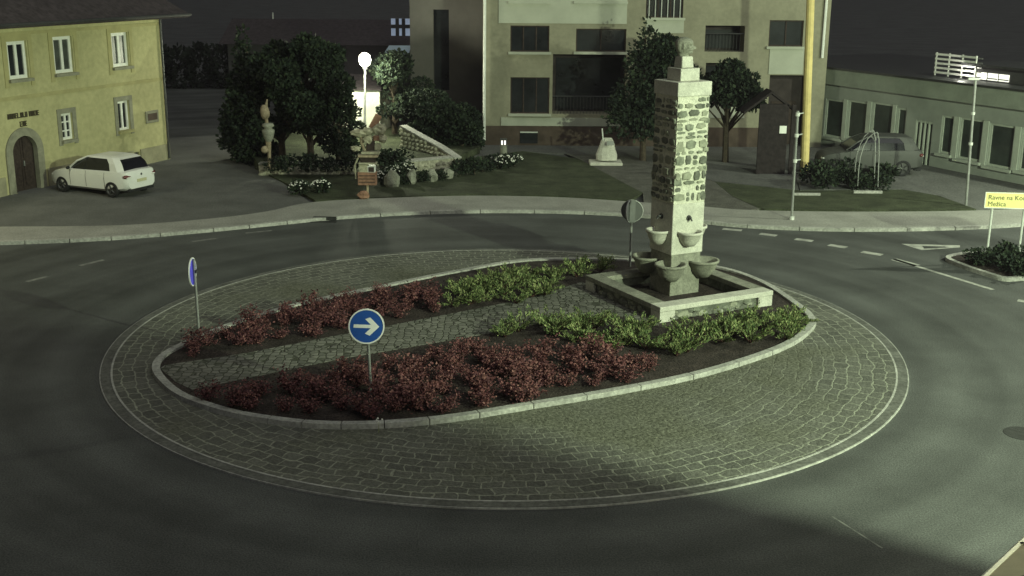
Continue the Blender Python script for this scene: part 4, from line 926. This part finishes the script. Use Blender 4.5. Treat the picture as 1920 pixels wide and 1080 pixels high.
# ------------------------------------------------------------------ cars
def car(name, label, loc, heading, paint, Lc=4.0, Wc=1.76, Hc=1.5, suv=False):
    t = thing(name, label, 'car', loc, heading, world=False)
    h2 = Lc / 2; wr = .31 if not suv else .35; wb = 2.5 if not suv else 2.7
    ax_f, ax_r = h2 - .76, h2 - .76 - wb
    # body sections: x, half width, bottom z, shoulder z, top z
    st = [(h2, .55, .3, .45, .56), (h2 - .1, .72, .24, .55, .7), (h2 - .35, .82, .2, .6, .8), (h2 - .8, .87, .2, .66, .88), (h2 - 1.2, .88, .2, .7, .95), (0.2, .88, .2, .72, .97), (-.8, .88, .2, .74, .99), (-h2 + .7, .87, .22, .76, 1.0), (-h2 + .28, .84, .26, .74, 1.0), (-h2 + .08, .78, .3, .68, .97), (-h2, .7, .34, .6, .88)]
    sc = Hc / 1.47; vs = []; fs = []
    for x, hw, zb, zs, zt in st:
        hw *= Wc / 1.76; zb, zs, zt = zb * sc, zs * sc, zt * sc
        ring = [(-hw * .8, zb), (-hw * .97, zb + .1), (-hw, zs), (-hw * .95, zt - .04), (-hw * .86, zt), (0, zt + .02), (hw * .86, zt), (hw * .95, zt - .04), (hw, zs), (hw * .97, zb + .1), (hw * .8, zb)]
        vs += [(x, y, z) for y, z in ring]
    k = 11
    for i in range(len(st) - 1):
        for j in range(k): fs.append((i * k + j, i * k + (j + 1) % k, (i + 1) * k + (j + 1) % k, (i + 1) * k + j))
    fs += [tuple(range(k)), tuple(range((len(st) - 1) * k, len(st) * k))]
    b = MB(); b.add(vs, fs); body = b.build('body', M[paint], t, smooth=True)
    cut = MB()
    for x in (ax_f, ax_r):
        for s in (-1, 1): cut.tube([(x, s * (Wc / 2 - .26), wr), (x, s * (Wc / 2 + .2), wr)], wr + .07, 24)
    co = cut.build('cutter', M['rubber']); bo = body.modifiers.new('b', 'BOOLEAN'); bo.object = co; bo.operation = 'DIFFERENCE'; bo.solver = 'EXACT'
    bpy.context.view_layer.update(); me = bpy.data.meshes.new_from_object(body.evaluated_get(bpy.context.evaluated_depsgraph_get()))
    body.modifiers.clear(); body.data = me; bpy.data.objects.remove(co)
    me.polygons.foreach_set('use_smooth', [True] * len(me.polygons)); me.set_sharp_from_angle(angle=R(38))
    # cabin: glass shell with painted roof and pillars
    zb = .95 * sc; zt = Hc; y0, y1 = .80 * Wc / 1.76, .60 * Wc / 1.76
    xs0 = (h2 - 1.05, -h2 + .22); xs1 = (h2 - 1.95, -h2 + .62)
    zm = zb + (zt - zb) * .55
    lay = [(zb, xs0[0], xs0[1], y0), (zm, h2 - 1.5, -h2 + .37, (y0 + y1) / 2 + .03), (zt - .07, xs1[0] + .06, xs1[1] - .08, y1 + .03), (zt - .05, xs1[0], xs1[1], y1)]
    vs = []
    for z, xf, xb, yy in lay: vs += [(xf, -yy * .86, z), (xf - .3, -yy, z), (xb + .22, -yy, z), (xb, -yy * .82, z), (xb, yy * .82, z), (xb + .22, yy, z), (xf - .3, yy, z), (xf, yy * .86, z)]
    fs = [(i * 8 + j, i * 8 + (j + 1) % 8, (i + 1) * 8 + (j + 1) % 8, (i + 1) * 8 + j) for i in range(3) for j in range(8)] + [tuple(range(24, 32))]
    b = MB(); b.add(vs, fs); b.build('windows', M['car_glass'], t)
    b = MB(); vs = []
    for z, e, yy in ((zt - .075, .09, y1 + .045), (zt - .015, -.02, y1), (zt + .012, -.3, y1 * .75)):
        xf, xb = xs1[0] + e, xs1[1] - e; vs += [(xf, -yy * .86, z), (xf - .3, -yy, z), (xb + .22, -yy, z), (xb - (.1 if e > 0 else .02), -yy * .82, z), (xb - (.1 if e > 0 else .02), yy * .82, z), (xb + .22, yy, z), (xf - .3, yy, z), (xf, yy * .86, z)]
    b.add(vs, [(i * 8 + j, i * 8 + (j + 1) % 8, (i + 1) * 8 + (j + 1) % 8, (i + 1) * 8 + j) for i in range(2) for j in range(8)] + [tuple(range(16, 24)), tuple(range(7, -1, -1))]); b.build('roof', M[paint], t)
    o = .012
    for s in (-1, 1):
        b = MB(); b.tube([(xs0[0] - .02, s * y0 * .9, zb - .02), (h2 - 1.5, s * (y0 * .9 + .0), zm), (xs1[0] + .0, s * y1 * .93, zt - .05)], .035, 6); b.build('pillar', M[paint], t)
        b = MB(); ym = (y0 + y1) / 2 + .03
        Q = [((-h2 + .78, y0), (-h2 + .42, y0), (-h2 + .2, y0 * .82)), ((-h2 + .86, ym), (-h2 + .59, ym), (-h2 + .35, ym * .82)), ((-h2 + 1.05, y1 + .03), (xs1[1] + .14, y1 + .03), (xs1[1] - .09, (y1 + .03) * .82))]
        zz = (zb - .02, zm, zt - .06); vs = [(x - (.012 if i == 2 else 0), s * (yy + o), z) for r_, z in zip(Q, zz) for i, (x, yy) in enumerate(r_)]
        b.add(vs, [(0, 1, 4, 3), (1, 2, 5, 4), (3, 4, 7, 6), (4, 5, 8, 7)]); b.build('pillar', M[paint], t)
        b = MB(); b.tube([(.08, s * (y0 + .005), zb), (.02, s * (y1 + .05), zt - .08)], .022, 5); b.build('door_pillar', M['rubber'], t)
    for s in (-1, 1):
        for x in (h2 - 1.22, -.02, -.95):
            hw = .882 * Wc / 1.76; b = MB(); b.tube([(x, s * hw * .972, .33 * sc), (x, s * hw * 1.0, .72 * sc), (x, s * hw * .952, .92 * sc)], .007, 5); b.build('door_seam', M['rubber'], t)
    for x in (ax_f, ax_r):
        for s in (-1, 1):
            m = Matrix.Rotation(s * math.pi / 2 * -1, 3, 'X'); c = (x, s * (Wc / 2 - .1), wr)
            b = MB(); b.lathe([(.0, -.1), (wr - .03, -.1), (wr, -.06), (wr, .06), (wr - .03, .1), (wr - .1, .1), (wr - .1, .02), (0, .02)], c, 24, m); wl = b.build('wheel', M['rubber'], t)
            b = MB(); b.lathe([(wr - .105, .085), (wr - .1, .101), (wr - .14, .06), (.07, .07), (.05, .09), (0, .09)], c, 20, m)
            for g in range(5): a = g * 1.2566; p0 = m @ Vector((.05 * math.cos(a), .05 * math.sin(a), .088)); p1 = m @ Vector(((wr - .12) * math.cos(a), (wr - .12) * math.sin(a), .085)); b.tube([p0 + Vector(c), p1 + Vector(c)], .03, 5)
            b.build('rim', M['rim'], wl)
    for s in (-1, 1):
        yy = s * .66 * Wc / 1.76
        b = MB(); b.blob((-h2 + .1, yy, .80 * sc), (.12, .19, .085), 1, 12, 0); tl = b.build('tail_light', M['tail_red'], t, smooth=True)
        b = MB(); b.blob((-h2 + .07, yy - s * .03, .77 * sc), (.12, .16, .04), 1, 12, 0); b.build('reversing_lens', M['tail_clear'], tl, smooth=True)
        b = MB(); b.blob((h2 - .2, s * .6, .62 * sc), (.16, .16, .07), 1, 12, 0); b.build('headlight', M['tail_clear'], t, smooth=True)
        b = MB(); b.blob((h2 - 1.22, s * (Wc / 2 + .05), .98 * sc), (.06, .1, .065), 1, 10, 0); b.build('wing_mirror', M['rubber'], t, smooth=True)
        b = MB(); b.box(.1, .26, s * (Wc / 2 - .012) - .008, s * (Wc / 2 - .012) + .008, .76 * sc, .785 * sc); b.box(-.85, -.69, s * (Wc / 2 - .012) - .008, s * (Wc / 2 - .012) + .008, .78 * sc, .805 * sc); b.build('door_handle', M[paint], t)
    b = MB(); b.box(-h2 - .02, -h2 + .02, -.25, .25, .56 * sc, .67 * sc); b.build('number_plate', M['plate'], t)
    b = MB(); b.lathe([(0, 0), (.045, 0), (.045, .02), (0, .02)], (-h2 + .01, 0, .83 * sc), 14, Matrix.Rotation(-math.pi / 2, 3, 'Y')); b.build('emblem', M['rim'], t)
    b = MB(); b.box(-h2 + .02, -h2 + .3, -.66, .66, .22, .36); b.build('rear_skirt', M['rubber'], t, bevel=.02)
    return t
wf, wr_ = G(118, 362), G(211, 373); hd = wf - wr_; ang = math.atan2(hd.y, hd.x); u = hd.normalized(); nn = Vector((u.y, -u.x, 0))  # nn points right of heading
mid = (wf + wr_) / 2; side = nn if (nn.dot(-mid) < 0) else -nn        # away from the camera
ctr = wr_ + u * (2.5 / 2) + side * (.88 - .05); ctr = ctr - u * ((4.0 / 2 - .76) - 2.5 / 2)
ctr.z = .05
car('parked_car', 'white hatchback parked before the yellow house', ctr, ang, 'car_white')
c2 = G(1622, 333); c2 = c2 + Vector((.3, .9, .07)); car('parked_car', 'dark grey car parked in front of the shop windows', c2, R(176), 'car_grey', 4.3, 1.8, 1.66, True)

# ------------------------------------------------------------------ garden objects
# wooden totem
tb = G(689, 372, .1)
TY = tb.y
def tp(px, py): return atY(px, py, TY)
tot = thing('wooden_totem', 'tall rustic totem of stacked wooden boards and round tops with a slanting plank', 'sculpture', tb)
b = MB(); b.tube([tb, tp(689, 250)], .05, 8); b.build('post', M['wood_pale'], tot)
def board(x0, y0, x1, y1, m, d=.12, nm='board', yo=0):
    a, c = tp(x0, y1), tp(x1, y0); b = MB(); b.box(a.x, c.x, TY - d + yo, TY + d + yo, a.z, c.z); return b.build(nm, M[m], tot, bevel=.015)
rb = board(672, 322, 706, 346, 'wood_red', .16, 'red_board')
b = MB()
for y in (328, 334, 340): a = tp(674, y); c = tp(704, y); b.box(a.x, c.x, TY - .18, TY - .161, a.z - .012, a.z + .012)
b.build('groove', M['dark_wood'], rb)
board(674, 308, 690, 322, 'straw', .15); fb = board(690, 310, 704, 323, 'white_paint', .15, 'framed_box')
a, c = tp(692, 321), tp(702, 312); b = MB(); b.box(a.x, c.x, TY - .17, TY - .151, a.z, c.z); b.build('opening', M['dark_wood'], fb)
board(673, 304, 707, 307, 'straw', .2, 'shelf'); board(676, 295, 704, 304, 'dark_wood', .1, 'panel'); board(672, 290, 709, 294, 'wood_pale', .2, 'shelf'); board(678, 284, 712, 288, 'straw', .2, 'shelf')
b = MB(); b.tube([tp(668, 335), tp(665, 312), tp(671, 296)], .04, 7); b.build('side_stick', M['straw'], tot)
b = MB(); b.tube([tp(684, 283), tp(678, 268), tp(677, 254)], [.05, .06, .05], 7); b.build('side_stick', M['wood_pale'], tot)
board(688, 256, 702, 282, 'dark_wood', .1, 'panel'); board(701, 254, 719, 263, 'wood_red', .14, 'red_board'); board(703, 270, 714, 280, 'straw', .13)
for i, (x, y, rx_, rz_) in enumerate([(676, 249, .36, .13), (690, 246, .26, .14), (711, 242, .26, .2), (718, 259, .16, .16), (690, 261, .22, .16), (667, 278, .2, .1)]):
    p = tp(x, y); b = MB(); b.blob((p.x, p.y - .05, p.z), (rx_, .2, rz_), i, 12, .2); b.build('round_top', M['straw'], tot)
a, c = tp(697, 241), tp(710, 216); b = MB(); n = (c - a).normalized(); s_ = Vector((n.z, 0, -n.x)) * .13; b.ext([a - s_, a + s_, c + s_, c - s_], (0, .08, 0)); b.build('slanted_plank', M['wood_red'], tot)
b = MB(); b.blob((tb.x - .15, tb.y - .1, .25), (.22, .2, .16), 3, 10, .2); b.build('root_clump', M['wood_red'], tot)
# carved figure
fb_ = G(506, 318, .4); FY = fb_.y
fg = thing('carved_figure', 'weathered carved wooden figure on a crooked stem at the garden corner', 'sculpture', fb_)
def fp(px, py): return atY(px, py, FY)
b = MB(); b.tube([fb_, fp(505, 290), fp(503, 265)], [.09, .07, .12], 8); b.build('stem', M['carved'], fg)
b = MB(); prof = [(.12, 265), (.2, 258), (.25, 248), (.26, 244), (.14, 240), (.26, 236), (.22, 232), (.1, 230)]; c = fp(503, 245); b.lathe([(r, fp(503, y).z - c.z) for r, y in prof], c, 14); b.build('torso', M['cement_old_dimmed'], fg, smooth=True)
p = fp(497, 210); b = MB(); b.blob((p.x, p.y, p.z), (.2, .2, .3), 2, 10, .12); b.tube([p, fp(501, 186)], [.1, .03], 6); b.tube([p, c], .07, 6); b.build('head', M['carved'], fg, smooth=True)
p = fp(497, 280); b = MB(); b.blob((p.x, p.y - .08, p.z), (.16, .14, .16), 5, 9, .2); b.build('knot', M['carved'], fg, smooth=True)
# stone monument
mbp = G(1137, 308, .09); MY = mbp.y
mo = thing('stone_monument', 'pale tapered memorial stone on a flat slab left of the column', 'monument', mbp)
def mp(px, py): return atY(px, py, MY)
b = MB(); a, c = mp(1105, 309), mp(1166, 300); b.box(a.x, c.x, MY - .4, MY + .6, .05, .22); b.build('base_slab', M['cement'], mo, bevel=.03)
b = MB(); q = random.Random(4); L = [(300, 1117, 1158), (290, 1118, 1157), (280, 1121, 1155), (270, 1125, 1153), (262, 1128, 1150), (259, 1131, 1148)]; vs = []; n = 12
for i, (y, x0, x1) in enumerate(L):
    a, c = mp(x0, y), mp(x1, y); cx_, hw_ = (a.x + c.x) / 2, (c.x - a.x) / 2
    for k in range(n): g = 2 * math.pi * k / n; vs.append((cx_ + hw_ * math.cos(g) * q.uniform(.94, 1.04), MY + .1 + hw_ * .7 * math.sin(g) * q.uniform(.9, 1.05), a.z))
b.add(vs, [(i * n + k, i * n + (k + 1) % n, (i + 1) * n + (k + 1) % n, (i + 1) * n + k) for i in range(len(L) - 1) for k in range(n)] + [tuple(range((len(L) - 1) * n, len(L) * n))]); st = b.build('stone', M['cement'], mo)
a, c = mp(1137, 270), mp(1150, 263); b = MB(); b.box(a.x, c.x, MY - .34, MY - .3, a.z, c.z); b.build('plaque', M['metal_grey'], st)
b = MB(); b.tube([mp(1131, 266), mp(1129, 241)], .03, 6); b.build('rod', M['metal_pale'], mo)
# lantern pillar
lb = G(944, 304, .1); LY = lb.y
la = thing('lantern_pillar', 'short concrete pillar with a small glowing lantern on the lawn', 'lantern', lb)
def lpz(py): return atY(944, py, LY).z
b = MB(); b.lathe([(.2, 0), (.19, .05), (.15, lpz(274) - .1)], (lb.x, lb.y, .1), 14); b.lathe([(0, 0), (.17, 0), (.17, .05), (0, .05)], (lb.x, lb.y, lpz(274)), 14); b.build('pillar', M['cement_old_dimmed'], la)
z0, z1 = lpz(272), lpz(262)
b = MB(); b.box(lb.x - .16, lb.x + .16, lb.y - .12, lb.y + .12, z1, z1 + .06); b.box(lb.x - .16, lb.x + .16, lb.y - .12, lb.y + .12, z0 - .03, z0)
for s in (-1, 0, 1): b.box(lb.x + s * .13 - .025, lb.x + s * .13 + .025, lb.y - .12, lb.y - .09, z0, z1)
ln = b.build('lantern', M['metal_dark'], la)
b = MB(); b.box(lb.x - .1, lb.x - .03, lb.y - .08, lb.y - .05, z0 + .03, z1 - .03); b.box(lb.x + .03, lb.x + .1, lb.y - .08, lb.y - .05, z0 + .03, z1 - .03); b.build('flame', M['candle'], ln)
# white garden arch
ga = G(1630, 358, .1); AY = ga.y
ar = thing('garden_arch', 'thin white metal garden arch standing in the bed before the grey car', 'garden arch', ga)
def ap(px, py): return atY(px, py, AY)
for yo in (0, .5):
    b = MB(); b.tube([ap(x, y) + Vector((0, yo, 0)) for x, y in [(1608, 350), (1610, 318), (1613, 295), (1619, 275), (1627, 260), (1637, 251), (1645, 248)]], .022, 6); b.tube([ap(x, y) + Vector((0, yo, 0)) for x, y in [(1645, 248), (1648, 262), (1648, 290), (1647, 318), (1646, 350)]], .022, 6); b.build('hoop', M['metal_grey'], ar)
b = MB()
for x, y in [(1608, 340), (1610, 318), (1619, 275), (1637, 251), (1648, 290), (1646, 340)]: b.tube([ap(x, y), ap(x, y) + Vector((0, .5, 0))], .012, 5)
b.tube([ap(1633, 254), ap(1641, 266), ap(1647, 250)], .02, 5); b.build('strut', M['metal_grey'], ar)
b = MB(); a, c = G(1600, 362, .1), G(1650, 360, .1); b.box(a.x, c.x, a.y - .05, a.y + .05, .08, .2); a, c = G(1488, 366, .1), G(1532, 362, .1); b.box(a.x, c.x, a.y - .05, a.y + .05, .08, .19)
tag(b.build('bed_edging', M['kerb']), 'broken pale edging stones along the front of the arch bed', 'edging')
# notice shelter near the entrance
ns = G(1440, 326, .06); NY = ns.y
no = thing('notice_shelter', 'dark wooden shelter with a sloping roof and white notice by the entrance', 'shelter', ns)
def np_(px, py): return atY(px, py, NY)
a, c = np_(1420, 326), np_(1480, 196); b = MB(); b.box(a.x, c.x, NY, NY + .25, .05, c.z); b.build('panel', M['black_wood'], no)
b = MB()
for x in (1420, 1480): p = np_(x, 326); b.box(p.x - .08, p.x + .08, NY - .1, NY - .003, .05, c.z); 
b.build('posts', M['black_wood'], no)
b = MB(); L_, Mx, R_ = np_(1395, 214), np_(1448, 176), np_(1498, 214); b.ext([L_, Mx, R_, R_ + Vector((0, 0, .1)), Mx + Vector((0, 0, .12)), L_ + Vector((0, 0, .1))], (0, 1.2, 0)); o = b.build('roof', M['black_wood'], no); 
a, c = np_(1461, 250), np_(1475, 236); b = MB(); b.box(a.x, c.x, NY - .03, NY - .002, a.z, c.z); b.build('notice', M['white_paint'], no)
# parasol at the lower right corner
V1 = G(1911, 1021, 2.35); ed = Vector((math.cos(R(48)), math.sin(R(48)), 0)); em = Vector((ed.y, -ed.x, 0)); pc = V1 + em * 1.5
pa = thing('parasol', 'edge of a beige canvas parasol at the bottom right corner', 'parasol', (pc.x, pc.y, 0))
top = Vector((pc.x, pc.y, 2.95)); n = 8
ring = [V1 + ed * 1.5, V1, V1 - ed * 1.5, V1 - ed * 1.5 + em * 1.5, V1 - ed * 1.5 + em * 3, V1 + em * 3, V1 + ed * 1.5 + em * 3, V1 + ed * 1.5 + em * 1.5]
b = MB(); b.add(ring + [top], [(k, (k + 1) % n, n) for k in range(n)]); b.add([p - Vector((0, 0, .012)) for p in ring + [top]], [(k, (k + 1) % n, n) for k in range(n)]); b.build('canopy', M['canvas'], pa)
b = MB()
for k in range(n): a, c = ring[k], ring[(k + 1) % n]; b.add([a, c, c - Vector((0, 0, .14)), a - Vector((0, 0, .14))], [(0, 1, 2, 3)]); b.tube([a, c], .035, 6)
b.build('hem', M['canvas_rim'], pa)
b = MB()
for k in range(n): b.tube([ring[k] + Vector((0, 0, .02)), top + Vector((0, 0, .02))], .012, 5)
b.build('ribs', M['metal_dark'], pa)
b = MB(); b.tube([(pc.x, pc.y, .05), top + Vector((0, 0, .1))], .03, 8); b.build('pole', M['metal_grey'], pa)
b = MB(); b.lathe([(0, 0), (.4, 0), (.38, .09), (.05, .12), (.05, .4), (0, .4)], (pc.x, pc.y, 0), 18); b.build('base', M['cement_old_dimmed'], pa)
lamp('added_terrace_light', (9.2, 11.0, 5.2), 520, (.95, 1, .7), .15)  # added lamp out of view, brightens the parasol canvas in the wing's shadow
# the building the picture is taken from: its wing shades the lower left of the junction
b = MB(); b.box(9.5, 13.6, -8, 12.15, -.02, 11.5); o = b.build('corner_building', M['facade']); tag(o, 'plain plastered wing to the right of and below the viewpoint', 'building')

# thin haze volume added to lift the blacks and glow round the lamps
b = MB(); b.box(-140, 140, -40, 140, -1, 24); hz_ = b.build('haze', []); hz_['kind'] = 'stuff'
hm_ = bpy.data.materials.new('added_haze'); hm_.use_nodes = True; nt = hm_.node_tree; nt.nodes.remove(nt.nodes['Principled BSDF'])
pv = nt.nodes.new('ShaderNodeVolumePrincipled'); pv.inputs['Color'].default_value = (.92, .8, 1, 1); pv.inputs['Density'].default_value = .0003
nt.links.new(pv.outputs[0], nt.nodes['Material Output'].inputs['Volume']); hz_.data.materials.append(hm_)
